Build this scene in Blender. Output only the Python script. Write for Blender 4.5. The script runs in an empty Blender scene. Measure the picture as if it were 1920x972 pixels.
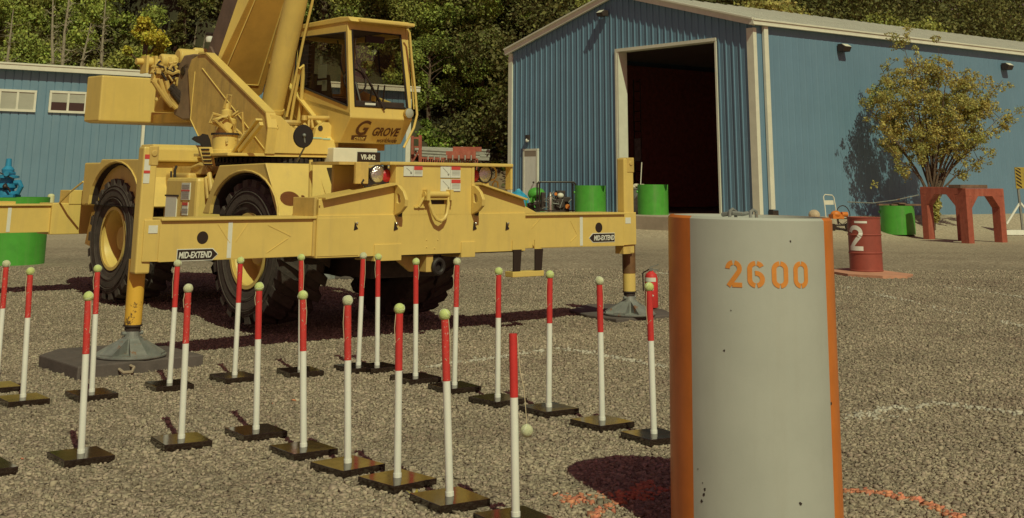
import bpy, bmesh, math, random
import numpy as np
from mathutils import Vector, Matrix
R=math.radians
rnd=random.Random(7)
sc=bpy.context.scene
col=sc.collection
# ------------------------------------------------------------------ camera
F,PITCH,ROLL,PPY,HC=2384.83,0.244056,0.0070587,-251.53,1.801
YC,YB=0.694353,0.650658            # headings of the crane and of the sheds
fw=np.array([0,math.cos(PITCH),math.sin(PITCH)]); u0=np.array([0,-math.sin(PITCH),math.cos(PITCH)]); r0=np.array([1.,0,0])
rt=math.cos(ROLL)*r0+math.sin(ROLL)*u0; up=-math.sin(ROLL)*r0+math.cos(ROLL)*u0
CAM=np.array([0,0,HC])
cd=bpy.data.cameras.new('camera'); cam=bpy.data.objects.new('camera',cd); col.objects.link(cam)
cd.sensor_width=36; cd.lens=36*F/1920; cd.shift_y=(PPY-486)/1920; cd.clip_end=600; cd.clip_start=.1
m=Matrix.Identity(4)
for i in range(3): m[i][0]=rt[i]; m[i][1]=up[i]; m[i][2]=-fw[i]; m[i][3]=CAM[i]
cam.matrix_world=m; sc.camera=cam
# ------------------------------------------------------------------ light
EL=R(46.2); SH=np.array([-.334,.943,0])                 # horizontal run of the shadows
w=bpy.data.worlds.new('World'); sc.world=w; w.use_nodes=True
nt=w.node_tree; bg=nt.nodes['Background']
sky=nt.nodes.new('ShaderNodeTexSky'); sky.sky_type='NISHITA'; sky.sun_disc=False
sky.sun_elevation=EL; sky.sun_rotation=R(160.5); sky.altitude=100; sky.dust_density=1.5
tint=nt.nodes.new('ShaderNodeMix'); tint.data_type='RGBA'; tint.blend_type='MULTIPLY'; tint.inputs[0].default_value=1
tint.inputs[7].default_value=(1.0,.42,.34,1)
nt.links.new(sky.outputs[0],tint.inputs[6]); nt.links.new(tint.outputs[2],bg.inputs[0]); bg.inputs[1].default_value=.085
sl=bpy.data.lights.new('sun','SUN'); sl.energy=3.6; sl.angle=R(.5); sl.color=(.905,1.0,.63)
so=bpy.data.objects.new('sun',sl); col.objects.link(so)
so.rotation_euler=Vector((SH[0]*math.cos(EL),SH[1]*math.cos(EL),-math.sin(EL))).to_track_quat('-Z','Y').to_euler()
so.location=(10,-20,30)
vs=sc.view_settings; vs.view_transform='Standard'; vs.look='None'; vs.exposure=-.42; vs.gamma=1
sc.render.engine='CYCLES'; sc.cycles.max_bounces=6; sc.cycles.transparent_max_bounces=10
# ------------------------------------------------------------------ terrain and picking points
AB=np.array([math.cos(YB),math.sin(YB)]); NB=np.array([-math.sin(YB),math.cos(YB)])
def ray(x,y): return fw+(x-960)/F*rt-(y-PPY)/F*up
d_=ray(1426,405); QB=CAM+d_*(39/math.hypot(d_[0],d_[1]))     # near corner of the big shed
PADZ=.86
def sst(t): t=min(1,max(0,t)); return t*t*(3-2*t)
def plane(x,y):
    xx=max(-15,min(15,x)); yy=max(-8,y); yy= yy if yy<20 else 20+(1-math.exp(-(yy-20)/5))*5
    return .0031720*xx+.012292*yy
def zg(x,y):
    z=plane(x,y)
    u=(x-QB[0])*AB[0]+(y-QB[1])*AB[1]; v=(x-QB[0])*NB[0]+(y-QB[1])*NB[1]
    dx=max(0,-u,u-40); dy=max(0,-v,v-15); d=math.hypot(dx,dy)
    if d<4: z+= (PADZ-z)*(1-sst((d-.25)/3.2))
    # hillside behind the sheds
    h=y-(63 if x>-9 else 72)
    if x>-9 and x<2: h=y-62
    if u>0 and v>-2: h=v-20
    if h>0: z+= min(h,7)*.30+max(0,h-7)*.55
    return z
def onground(x,y,h=0,t0=3.0):
    d=ray(x,y); k=math.hypot(d[0],d[1]); t=t0/k; st=.25/k
    while t*k<140:
        P=CAM+d*t
        if P[2]<zg(P[0],P[1])+h:
            a,b=t-st,t
            for _ in range(20):
                c=(a+b)/2; P=CAM+d*c
                if P[2]<zg(P[0],P[1])+h: b=c
                else: a=c
            return CAM+d*b
        t+=st
    return CAM+d*t
def at(x,y,Y): d=ray(x,y); return CAM+d*(Y/d[1])
def onpl(x,y,Q,n): d=ray(x,y); n=np.array(n); q=np.array(Q)-CAM; return CAM+d*((q@n)/(d@n))
# ------------------------------------------------------------------ materials
def mat(name,c,rough=.5,metal=0,noise=0,nscale=6,bump=0,bscale=40,c2=None,spec=.5,island=0,coat=0,detail=5,dirt=None,streak=None):
    mt=bpy.data.materials.new(name); mt.use_nodes=True; n=mt.node_tree.nodes; l=mt.node_tree.links
    b=n['Principled BSDF']; b.inputs['Base Color'].default_value=(*c,1); b.inputs['Roughness'].default_value=rough
    b.inputs['Metallic'].default_value=metal; b.inputs['Specular IOR Level'].default_value=spec
    if coat: b.inputs['Coat Weight'].default_value=coat; b.inputs['Coat Roughness'].default_value=.15
    tc=n.new('ShaderNodeTexCoord'); src=None
    if noise or c2:
        tx=n.new('ShaderNodeTexNoise'); tx.inputs['Scale'].default_value=nscale; tx.inputs['Detail'].default_value=detail
        tx.inputs['Roughness'].default_value=.65
        l.new(tc.outputs['Object'],tx.inputs[0]); cr=n.new('ShaderNodeValToRGB'); l.new(tx.outputs[0],cr.inputs[0])
        k=c2 or tuple(v*(1-noise) for v in c)
        cr.color_ramp.elements[0].position=.36; cr.color_ramp.elements[1].position=.62
        cr.color_ramp.elements[0].color=(*k,1); cr.color_ramp.elements[1].color=(*c,1); src=cr.outputs[0]
        rr=n.new('ShaderNodeMapRange'); rr.inputs[3].default_value=min(1,rough+.12); rr.inputs[4].default_value=max(.02,rough-.06)
        l.new(tx.outputs[0],rr.inputs[0]); l.new(rr.outputs[0],b.inputs['Roughness'])
    if dirt:
        t2=n.new('ShaderNodeTexNoise'); t2.inputs['Scale'].default_value=dirt[1]; t2.inputs['Detail'].default_value=8; t2.inputs['Roughness'].default_value=.75
        l.new(tc.outputs['Object'],t2.inputs[0]); c3=n.new('ShaderNodeValToRGB'); l.new(t2.outputs[0],c3.inputs[0])
        c3.color_ramp.elements[0].position=dirt[2]; c3.color_ramp.elements[1].position=dirt[2]+.04
        mx=n.new('ShaderNodeMix'); mx.data_type='RGBA'; l.new(c3.outputs[0],mx.inputs[0])
        if src: l.new(src,mx.inputs[6])
        else: mx.inputs[6].default_value=(*c,1)
        mx.inputs[7].default_value=(*dirt[0],1); src=mx.outputs[2]
    if streak:
        mp=n.new('ShaderNodeMapping'); mp.inputs['Scale'].default_value=(streak[2],streak[2],streak[2]*.09); l.new(tc.outputs['Object'],mp.inputs[0])
        t4=n.new('ShaderNodeTexNoise'); t4.inputs['Scale'].default_value=1; t4.inputs['Detail'].default_value=7; t4.inputs['Roughness'].default_value=.7; l.new(mp.outputs[0],t4.inputs[0])
        m4=n.new('ShaderNodeMapRange'); m4.inputs[1].default_value=.50; m4.inputs[2].default_value=.74; m4.inputs[4].default_value=streak[1]; l.new(t4.outputs[0],m4.inputs[0])
        x4=n.new('ShaderNodeMix'); x4.data_type='RGBA'; l.new(m4.outputs[0],x4.inputs[0])
        if src: l.new(src,x4.inputs[6])
        else: x4.inputs[6].default_value=(*c,1)
        x4.inputs[7].default_value=(*streak[0],1); src=x4.outputs[2]
    if island:
        g=n.new('ShaderNodeNewGeometry'); hs=n.new('ShaderNodeHueSaturation')
        a=n.new('ShaderNodeMapRange'); a.inputs[3].default_value=1-island; a.inputs[4].default_value=1+island
        l.new(g.outputs['Random Per Island'],a.inputs[0]); l.new(a.outputs[0],hs.inputs['Value'])
        a2=n.new('ShaderNodeMapRange'); a2.inputs[3].default_value=.5-island*.05; a2.inputs[4].default_value=.5+island*.04
        wn=n.new('ShaderNodeTexWhiteNoise'); wn.noise_dimensions='1D'; l.new(g.outputs['Random Per Island'],wn.inputs['W'])
        l.new(wn.outputs[0],a2.inputs[0]); l.new(a2.outputs[0],hs.inputs['Hue'])
        if src: l.new(src,hs.inputs['Color'])
        else: hs.inputs['Color'].default_value=(*c,1)
        src=hs.outputs[0]
    if src: l.new(src,b.inputs['Base Color'])
    if bump:
        t=n.new('ShaderNodeTexNoise'); t.inputs['Scale'].default_value=bscale; t.inputs['Detail'].default_value=4
        l.new(tc.outputs['Object'],t.inputs[0]); bp=n.new('ShaderNodeBump'); bp.inputs['Strength'].default_value=bump; bp.inputs['Distance'].default_value=.02
        l.new(t.outputs[0],bp.inputs['Height']); l.new(bp.outputs[0],b.inputs['Normal'])
    return mt
M={}
M['yel']=mat('yellow_paint',(.74,.535,.16),.42,noise=.10,nscale=2.2,bump=.04,bscale=14,detail=8,dirt=((.33,.19,.08),13,.70),streak=((.50,.36,.15),.45,9))
M['yel2']=mat('yellow_paint_dusty',(.68,.465,.14),.55,noise=.22,nscale=5,bump=.06,bscale=20,detail=8,dirt=((.22,.13,.06),12,.66),streak=((.34,.23,.11),.6,9))
M['boom']=mat('boom_shade_paint',(.62,.36,.08),.5,noise=.28,nscale=1.3,detail=6,bump=.03,bscale=10)  # browner than the crane yellow: the underside's grazing shade worked into the colour
M['rod']=mat('greasy_jack_paint',(.76,.44,.06),.4,c2=(.76,.44,.06),dirt=((.09,.05,.03),5,.56))
M['tyre']=mat('tyre_rubber',(.078,.058,.052),.85,noise=.35,nscale=9,bump=.25,bscale=60)
M['black']=mat('black_rubber',(.022,.015,.015),.6,noise=.3)
M['dark']=mat('dark_steel',(.05,.034,.03),.6,noise=.4,nscale=12)
M['grey']=mat('galvanised_steel',(.30,.31,.30),.45,metal=.3,noise=.3,nscale=9,dirt=((.28,.14,.08),8,.58))
M['white']=mat('white_paint',(.82,.82,.78),.5,noise=.06,nscale=7,dirt=((.45,.40,.32),20,.71),streak=((.60,.57,.48),.5,20))
M['red']=mat('red_paint',(.66,.045,.045),.42,noise=.12,nscale=20,dirt=((.70,.55,.50),60,.69))
M['redworn']=mat('worn_red_paint',(.64,.05,.045),.5,noise=.12,nscale=20,dirt=((.72,.58,.52),64,.60))
M['ball']=mat('tennis_felt',(.66,.76,.30),.95,noise=.15,nscale=40,bump=.5,bscale=300)
M['ballold']=mat('faded_tennis_felt',(.68,.70,.46),.95,noise=.2,nscale=40,bump=.5,bscale=300)
M['cord']=mat('string',(.6,.5,.35),.9)
M['plate']=mat('base_plate',(.030,.018,.014),.06,noise=.35,nscale=14,spec=.7,bump=.02,bscale=8)
M['mat']=mat('outrigger_mat',(.125,.10,.095),.8,noise=.25,nscale=6,bump=.15,bscale=60)
M['glass']=None
M['bluewall']=mat('blue_wall_sheet',(.145,.25,.37),.5,noise=.09,nscale=.8,streak=((.17,.27,.37),.4,3))
M['blueleft']=mat('pale_blue_sheet',(.155,.26,.365),.5,noise=.09,nscale=.6,streak=((.20,.30,.38),.6,3))
M['trim']=mat('white_trim',(.72,.70,.60),.5,noise=.1,nscale=3)
M['roof']=mat('roof_sheet',(.66,.66,.60),.45,noise=.1,nscale=1.2)
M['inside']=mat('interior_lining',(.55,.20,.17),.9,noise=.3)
M['conc']=mat('concrete_slab',(.46,.38,.30),.9,noise=.2,nscale=1.4,bump=.2,bscale=20)
M['green']=mat('green_drum_paint',(.075,.36,.04),.5,noise=.16,nscale=4,dirt=((.30,.33,.16),9,.70),streak=((.16,.30,.10),.6,7))
M['rust']=mat('red_oxide_paint',(.40,.10,.065),.6,noise=.25,nscale=7,bump=.1,bscale=25,dirt=((.22,.08,.05),10,.64),streak=((.50,.20,.14),.6,6))
M['drum']=mat('red_drum_paint',(.33,.078,.06),.42,noise=.15,nscale=6,dirt=((.45,.25,.16),14,.70))
M['orange']=mat('orange_paint',(.66,.20,.035),.45,noise=.12,nscale=8)
M['orangedark']=mat('weight_orange_band',(.70,.20,.03),.35,noise=.14,nscale=5,streak=((.45,.14,.04),.6,9),dirt=((.25,.12,.06),14,.72))
M['wgrey']=mat('weight_grey_paint',(.43,.44,.41),.55,noise=.07,nscale=3,bump=.02,bscale=90,dirt=((.12,.10,.09),16,.775),streak=((.37,.36,.32),.3,9))
M['digit']=mat('stencil_orange',(.68,.25,.045),.5,noise=.08,nscale=40)
M['ply']=mat('painted_plywood',(.62,.30,.20),.8,noise=.2,nscale=4)
M['wood']=mat('weathered_wood',(.22,.13,.09),.85,noise=.4,nscale=6,bump=.2,bscale=30)
M['bluem']=mat('blue_machine_paint',(.03,.27,.50),.45,noise=.2,nscale=8)
M['tarp']=mat('blue_tarp',(.03,.30,.52),.5,noise=.2,nscale=10,bump=.4,bscale=8)
M['archshade']=mat('wheel_arch_shade',(.03,.018,.016),.9)  # near-black colour standing in for the shade under the fenders
M['chrome']=mat('chrome_reflector',(.75,.75,.72),.18,metal=.9,bump=.5,bscale=60)
M['lens']=mat('white_lens',(.85,.85,.80),.2)
M['redlens']=mat('red_lens',(.45,.02,.03),.2,bump=.3,bscale=60)
M['decal']=mat('decal_white',(.72,.72,.66),.5,noise=.05,nscale=30)
M['decalred']=mat('decal_red',(.62,.07,.06),.5)
M['decalgrey']=mat('decal_print',(.38,.38,.36),.6)
M['ink']=mat('decal_black',(.03,.018,.015),.45)
M['brownink']=mat('decal_brown',(.11,.035,.015),.5)
M['bark']=mat('bark',(.16,.105,.075),.9,noise=.4,nscale=14,bump=.4,bscale=30)
M['palebark']=mat('pale_bark',(.34,.29,.21),.9,noise=.3,nscale=9,bump=.3,bscale=30)
M['paper']=mat('paper',(.42,.62,.50),.7)
M['pipe']=mat('pale_pipe',(.36,.34,.30),.6,noise=.2)
def leafmat(name,c,c2,scale=.35,isl=.45,trans=.25):
    mt=mat(name,c,.6,c2=c2,nscale=scale,island=isl,spec=.3,detail=3)
    n=mt.node_tree.nodes; l=mt.node_tree.links; b=n['Principled BSDF']; out=n['Material Output']
    tr=n.new('ShaderNodeBsdfTranslucent'); mx=n.new('ShaderNodeMixShader'); mx.inputs[0].default_value=trans
    src=b.inputs['Base Color'].links[0].from_socket; l.new(src,tr.inputs[0])
    l.new(b.outputs[0],mx.inputs[1]); l.new(tr.outputs[0],mx.inputs[2]); l.new(mx.outputs[0],out.inputs[0])
    return mt
M['leafG']=leafmat('leaves_green',(.37,.43,.09),(.22,.26,.065))
M['leafD']=leafmat('leaves_dark',(.21,.20,.065),(.11,.11,.04))
M['leafY']=leafmat('leaves_yellow',(.70,.58,.07),(.36,.36,.06))
M['leafB']=leafmat('leaves_bright',(.27,.36,.055),(.18,.24,.045))
M['leafO']=leafmat('leaves_autumn',(.56,.46,.15),(.38,.38,.12),scale=1.2,isl=.4,trans=.38)
M['leafM']=leafmat('leaves_mixed',(.42,.42,.105),(.25,.27,.07),scale=.25)
def glassmat():
    mt=bpy.data.materials.new('tinted_glass'); mt.use_nodes=True; n=mt.node_tree.nodes; l=mt.node_tree.links; n.clear()
    o=n.new('ShaderNodeOutputMaterial'); t=n.new('ShaderNodeBsdfTransparent'); t.inputs[0].default_value=(.86,.84,.80,1)
    g=n.new('ShaderNodeBsdfGlossy'); g.inputs['Roughness'].default_value=.03; mx=n.new('ShaderNodeMixShader'); fr=n.new('ShaderNodeFresnel'); fr.inputs[0].default_value=1.18
    l.new(fr.outputs[0],mx.inputs[0]); l.new(t.outputs[0],mx.inputs[1]); l.new(g.outputs[0],mx.inputs[2]); l.new(mx.outputs[0],o.inputs[0]); return mt
M['glass']=glassmat()
M['pane']=mat('window_pane',(.42,.42,.36),.25,noise=.1,nscale=3); M['panedark']=mat('window_pane_dark',(.06,.035,.035),.12)
# ------------------------------------------------------------------ mesh builder
class MB:
    def __init__(s): s.v=[]; s.f=[]
    def add(s,vs,fs):
        o=len(s.v); s.v+=[tuple(map(float,v)) for v in vs]; s.f+=[tuple(i+o for i in f) for f in fs]; return s
    def box(s,x0,x1,y0,y1,z0,z1):
        return s.add([(x0,y0,z0),(x1,y0,z0),(x1,y1,z0),(x0,y1,z0),(x0,y0,z1),(x1,y0,z1),(x1,y1,z1),(x0,y1,z1)],
            [(0,3,2,1),(4,5,6,7),(0,1,5,4),(1,2,6,5),(2,3,7,6),(3,0,4,7)])
    def prism(s,pts,ax,lo,hi):
        # pts in the plane of the two other axes; x:(y,z)  y:(x,z)  z:(x,y)
        def P(a,b,c): return {'x':(c,a,b),'y':(a,c,b),'z':(a,b,c)}[ax]
        n=len(pts); vs=[P(a,b,lo) for a,b in pts]+[P(a,b,hi) for a,b in pts]
        return s.add(vs,[tuple(range(n))[::-1],tuple(range(n,2*n))]+[(i,(i+1)%n,n+(i+1)%n,n+i) for i in range(n)])
    def ring(s,outer,inner,ax,lo,hi):
        def P(a,b,c): return {'x':(c,a,b),'y':(a,c,b),'z':(a,b,c)}[ax]
        n=len(outer); vs=[P(a,b,lo) for a,b in outer]+[P(a,b,lo) for a,b in inner]+[P(a,b,hi) for a,b in outer]+[P(a,b,hi) for a,b in inner]
        fs=[]
        for i in range(n):
            j=(i+1)%n
            fs+=[(i,j,n+j,n+i),(2*n+i,3*n+i,3*n+j,2*n+j),(i,2*n+i,2*n+j,j),(n+i,n+j,3*n+j,3*n+i)]
        return s.add(vs,fs)
    def cyl(s,p0,p1,r0,r1=None,n=16,cap=True):
        r1=r0 if r1 is None else r1; p0=Vector(p0); p1=Vector(p1); d=(p1-p0).normalized()
        a=d.orthogonal().normalized(); b=d.cross(a); vs=[]
        for p,r in ((p0,r0),(p1,r1)):
            for i in range(n): t=2*math.pi*i/n; vs.append(p+a*r*math.cos(t)+b*r*math.sin(t))
        fs=[(i,(i+1)%n,n+(i+1)%n,n+i) for i in range(n)]
        if cap: fs+=[tuple(range(n))[::-1],tuple(range(n,2*n))]
        return s.add(vs,fs)
    def tube(s,pts,r,n=8,close=False):
        pts=[Vector(p) for p in pts]; k=len(pts); rr=r if isinstance(r,(list,tuple)) else [r]*k; vs=[]; prev=None
        for i,p in enumerate(pts):
            if close: d=(pts[(i+1)%k]-pts[i-1]).normalized()
            else: d=(pts[min(i+1,k-1)]-pts[max(i-1,0)]).normalized()
            a=d.orthogonal().normalized() if prev is None else (prev-d*prev.dot(d)).normalized()
            prev=a; b=d.cross(a)
            for j in range(n): t=2*math.pi*j/n; vs.append(p+a*rr[i]*math.cos(t)+b*rr[i]*math.sin(t))
        fs=[]
        for i in range(k if close else k-1):
            i2=(i+1)%k
            for j in range(n): fs.append((i*n+j,i*n+(j+1)%n,i2*n+(j+1)%n,i2*n+j))
        if not close: fs+=[tuple(range(n))[::-1],tuple(range((k-1)*n,k*n))]
        return s.add(vs,fs)
    def lathe(s,prof,c,ax='z',n=24,a0=0,a1=2*math.pi,close=None):
        # prof: (r,h) pairs
        full=abs(a1-a0-2*math.pi)<1e-6; k=len(prof); N=n if full else n+1; vs=[]
        for i in range(N):
            t=a0+(a1-a0)*i/n; ct,st=math.cos(t),math.sin(t)
            for r,h in prof:
                p={'z':(r*ct,r*st,h),'x':(h,r*ct,r*st),'y':(r*ct,h,r*st)}[ax]; vs.append((c[0]+p[0],c[1]+p[1],c[2]+p[2]))
        fs=[]
        for i in range(n):
            i2=(i+1)%N
            for j in range(k-1): fs.append((i*k+j,i2*k+j,i2*k+j+1,i*k+j+1))
        return s.add(vs,fs)
    def sph(s,c,r,n=12,sx=1,sy=1,sz=1):
        vs=[];fs=[]
        for i in range(n+1):
            ph=math.pi*i/n
            for j in range(2*n): t=math.pi*j/n; vs.append((c[0]+r*sx*math.sin(ph)*math.cos(t),c[1]+r*sy*math.sin(ph)*math.sin(t),c[2]+r*sz*math.cos(ph)))
        for i in range(n):
            for j in range(2*n): fs.append((i*2*n+j,(i+1)*2*n+j,(i+1)*2*n+(j+1)%(2*n),i*2*n+(j+1)%(2*n)))
        return s.add(vs,fs)
    def bar(s,p0,p1,wd,th,upv=(0,0,1)):
        p0=Vector(p0);p1=Vector(p1);d=(p1-p0).normalized();a=d.cross(Vector(upv))
        if a.length<1e-4: a=d.cross(Vector((1,0,0)))
        a.normalize(); b=a.cross(d).normalized(); vs=[]
        for p in (p0,p1):
            for i,j in ((-1,-1),(1,-1),(1,1),(-1,1)): vs.append(p+a*i*wd/2+b*j*th/2)
        return s.add(vs,[(0,1,2,3)[::-1],(4,5,6,7),(0,1,5,4),(1,2,6,5),(2,3,7,6),(3,0,4,7)])
    def xf(s,fn,start=0):
        s.v[start:]=[tuple(fn(*v)) for v in s.v[start:]]; return s
    def build(s,name,m,parent=None,smooth=False,bevel=0):
        me=bpy.data.meshes.new(name); me.from_pydata(s.v,[],s.f)
        bm=bmesh.new(); bm.from_mesh(me); bmesh.ops.remove_doubles(bm,verts=bm.verts,dist=1e-6); bmesh.ops.recalc_face_normals(bm,faces=bm.faces); bm.to_mesh(me); bm.free()
        if isinstance(m,str): m=M[m]
        me.materials.append(m); o=bpy.data.objects.new(name,me); col.objects.link(o)
        if smooth:
            me.polygons.foreach_set('use_smooth',[True]*len(me.polygons))
            try: me.set_sharp_from_angle(angle=R(35))
            except Exception: pass
        if bevel:
            b=o.modifiers.new('bevel','BEVEL'); b.width=bevel; b.segments=2; b.limit_method='ANGLE'; b.angle_limit=R(40)
        if parent: o.parent=parent
        return o
def tag(o,label=None,cat=None,group=None,kind=None):
    for k,v in (('label',label),('category',cat),('group',group),('kind',kind)):
        if v: o[k]=v
    return o
def thing(name,label,cat,loc=(0,0,0),rz=0,group=None,rot=None):
    o=bpy.data.objects.new(name,None); col.objects.link(o); o.location=tuple(map(float,loc)); o.rotation_euler=rot or (0,0,rz); o.empty_display_size=.2
    return tag(o,label,cat,group)
def npmesh(name,V,Fc,m,parent=None):
    V=np.asarray(V,np.float32); Fc=np.asarray(Fc,np.int32); k=Fc.shape[1]
    me=bpy.data.meshes.new(name); me.vertices.add(len(V)); me.vertices.foreach_set('co',V.ravel())
    me.loops.add(Fc.size); me.loops.foreach_set('vertex_index',Fc.ravel()); me.polygons.add(len(Fc))
    me.polygons.foreach_set('loop_start',np.arange(0,Fc.size,k,dtype=np.int32)); me.polygons.foreach_set('loop_total',np.full(len(Fc),k,np.int32))
    me.update(calc_edges=True); me.materials.append(M[m] if isinstance(m,str) else m)
    o=bpy.data.objects.new(name,me); col.objects.link(o)
    if parent: o.parent=parent
    return o
def text(s,size,org,xd,yd,m,parent,name,ext=.002,shear=0,off=0,align='LEFT',sx=1,spacing=1):
    cu=bpy.data.curves.new(name,'FONT'); cu.body=s; cu.size=size; cu.extrude=ext; cu.shear=shear; cu.offset=off; cu.align_x=align; cu.space_character=spacing
    t=bpy.data.objects.new(name,cu); col.objects.link(t); bpy.context.view_layer.update()
    me=bpy.data.meshes.new_from_object(t.evaluated_get(bpy.context.evaluated_depsgraph_get())); bpy.data.objects.remove(t)
    xd=Vector(xd);yd=Vector(yd);nd=xd.cross(yd)
    for v in me.vertices: v.co=Vector(org)+xd*v.co.x*sx+yd*v.co.y+nd*v.co.z
    me.materials.clear(); me.materials.append(M[m]); o=bpy.data.objects.new(name,me); col.objects.link(o); o.parent=parent
    return o
def strip2d(pts,wd):
    """quads of a stroke of even width along 2-D points"""
    pts=dens(pts); out=[];n=len(pts);L=[]
    for i,p in enumerate(pts):
        a=pts[max(0,i-1)];b=pts[min(n-1,i+1)];dx,dy=b[0]-a[0],b[1]-a[1];k=math.hypot(dx,dy) or 1
        L.append(((p[0]-dy/k*wd/2,p[1]+dx/k*wd/2),(p[0]+dy/k*wd/2,p[1]-dx/k*wd/2)))
    return [(L[i][0],L[i][1],L[i+1][1],L[i+1][0]) for i in range(n-1)]
def dens(pts,st=.06):
    o=[pts[0]]
    for a,b in zip(pts[:-1],pts[1:]):
        n=max(1,int(math.hypot(b[0]-a[0],b[1]-a[1])/st)); o+=[(a[0]+(b[0]-a[0])*k/n,a[1]+(b[1]-a[1])*k/n) for k in range(1,n+1)]
    return o
def arc(cx,cy,rx,ry,a0,a1,n=14): return [(cx+rx*math.cos(R(a0+(a1-a0)*i/n)),cy+ry*math.sin(R(a0+(a1-a0)*i/n))) for i in range(n+1)]
# ================================================================== GROUND
def ground():
    xs=sorted(set([-150,-120,-90,-70,-55,-45]+list(np.arange(-38,45.01,.75))+[50,60,75,95,120,150])); ys=sorted(set([-150,-80,-40,-20,-8]+list(np.arange(-4,34,1.0))+list(np.arange(34,64,.5))+list(np.arange(64,90,1.0))+[95,100,110,120,135,150]))
    V=[];mid=[]
    for y in ys:
        for x in xs: V.append((x,y,zg(x,y)))
    nx=len(xs); Fg=[];Fh=[]
    for j in range(len(ys)-1):
        for i in range(nx-1):
            f=(j*nx+i,j*nx+i+1,(j+1)*nx+i+1,(j+1)*nx+i); cx=(xs[i]+xs[i+1])/2; cy=(ys[j]+ys[j+1])/2
            z=zg(cx,cy); (Fh if (cy>60 and z>PADZ+.05) else Fg).append(f)
    gm=bpy.data.materials.new('gravel'); gm.use_nodes=True; n=gm.node_tree.nodes; l=gm.node_tree.links; b=n['Principled BSDF']; b.inputs['Roughness'].default_value=.95; b.inputs['Specular IOR Level'].default_value=.2
    tc=n.new('ShaderNodeTexCoord')
    vo=n.new('ShaderNodeTexVoronoi'); vo.inputs['Scale'].default_value=26; l.new(tc.outputs['Object'],vo.inputs['Vector'])
    cr=n.new('ShaderNodeValToRGB'); l.new(vo.outputs['Color'],cr.inputs[0]); e=cr.color_ramp.elements
    e[0].position=0;e[0].color=(.17,.125,.09,1);e[1].position=1;e[1].color=(.48,.405,.31,1)
    for pos,c in ((.35,(.26,.205,.155)),(.7,(.345,.28,.215))): q=e.new(pos);q.color=(*c,1)
    no=n.new('ShaderNodeTexNoise'); no.inputs['Scale'].default_value=.55; no.inputs['Detail'].default_value=8; l.new(tc.outputs['Object'],no.inputs['Vector'])
    pm=n.new('ShaderNodeMapRange'); pm.inputs[1].default_value=.35;pm.inputs[2].default_value=.68;pm.inputs[3].default_value=.82;pm.inputs[4].default_value=1.12; l.new(no.outputs[0],pm.inputs[0])
    mu=n.new('ShaderNodeMix');mu.data_type='RGBA';mu.blend_type='MULTIPLY';mu.inputs[0].default_value=1;l.new(cr.outputs[0],mu.inputs[6]);l.new(pm.outputs[0],mu.inputs[7])
    # pale packed dirt near the sheds
    sp=n.new('ShaderNodeSeparateXYZ'); l.new(tc.outputs['Object'],sp.inputs[0])
    no2=n.new('ShaderNodeTexNoise'); no2.inputs['Scale'].default_value=.35; no2.inputs['Detail'].default_value=7; l.new(tc.outputs['Object'],no2.inputs['Vector'])
    ad=n.new('ShaderNodeMath');ad.operation='MULTIPLY_ADD';ad.inputs[1].default_value=7;l.new(no2.outputs[0],ad.inputs[0]);l.new(sp.outputs[1],ad.inputs[2])
    dm=n.new('ShaderNodeMapRange');dm.inputs[1].default_value=32;dm.inputs[2].default_value=41;l.new(ad.outputs[0],dm.inputs[0])
    no3=n.new('ShaderNodeTexNoise'); no3.inputs['Scale'].default_value=16; no3.inputs['Detail'].default_value=6; l.new(tc.outputs['Object'],no3.inputs['Vector'])
    dc=n.new('ShaderNodeValToRGB');dc.color_ramp.elements[0].color=(.31,.245,.18,1);dc.color_ramp.elements[1].color=(.52,.43,.32,1);dc.color_ramp.elements[0].position=.35;dc.color_ramp.elements[1].position=.65;l.new(no3.outputs[0],dc.inputs[0])
    mx=n.new('ShaderNodeMix');mx.data_type='RGBA';l.new(dm.outputs[0],mx.inputs[0]);l.new(mu.outputs[2],mx.inputs[6]);l.new(dc.outputs[0],mx.inputs[7]);l.new(mx.outputs[2],b.inputs['Base Color'])
    v2=n.new('ShaderNodeTexVoronoi');v2.feature='SMOOTH_F1';v2.inputs['Scale'].default_value=26;l.new(tc.outputs['Object'],v2.inputs['Vector'])
    bp=n.new('ShaderNodeBump');bp.invert=True;bp.inputs['Distance'].default_value=.03;l.new(v2.outputs[0],bp.inputs['Height'])
    iv=n.new('ShaderNodeMapRange');iv.inputs[3].default_value=.9;iv.inputs[4].default_value=.4;l.new(dm.outputs[0],iv.inputs[0]);l.new(iv.outputs[0],bp.inputs['Strength']);l.new(bp.outputs[0],b.inputs['Normal'])
    tag(npmesh('gravel_ground',V,Fg,gm),kind='structure')
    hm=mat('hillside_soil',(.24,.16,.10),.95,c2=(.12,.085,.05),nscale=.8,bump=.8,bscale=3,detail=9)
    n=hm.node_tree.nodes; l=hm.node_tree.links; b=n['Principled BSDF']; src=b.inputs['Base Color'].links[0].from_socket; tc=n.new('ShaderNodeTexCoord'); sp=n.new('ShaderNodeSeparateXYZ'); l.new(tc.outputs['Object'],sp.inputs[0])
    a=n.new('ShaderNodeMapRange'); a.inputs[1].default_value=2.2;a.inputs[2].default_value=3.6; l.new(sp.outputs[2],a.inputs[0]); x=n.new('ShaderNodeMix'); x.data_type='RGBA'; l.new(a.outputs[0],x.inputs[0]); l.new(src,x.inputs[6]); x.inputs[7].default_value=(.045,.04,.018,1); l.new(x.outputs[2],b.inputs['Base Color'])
    tag(npmesh('hillside',V,Fh,hm),kind='structure')
ground()
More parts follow.
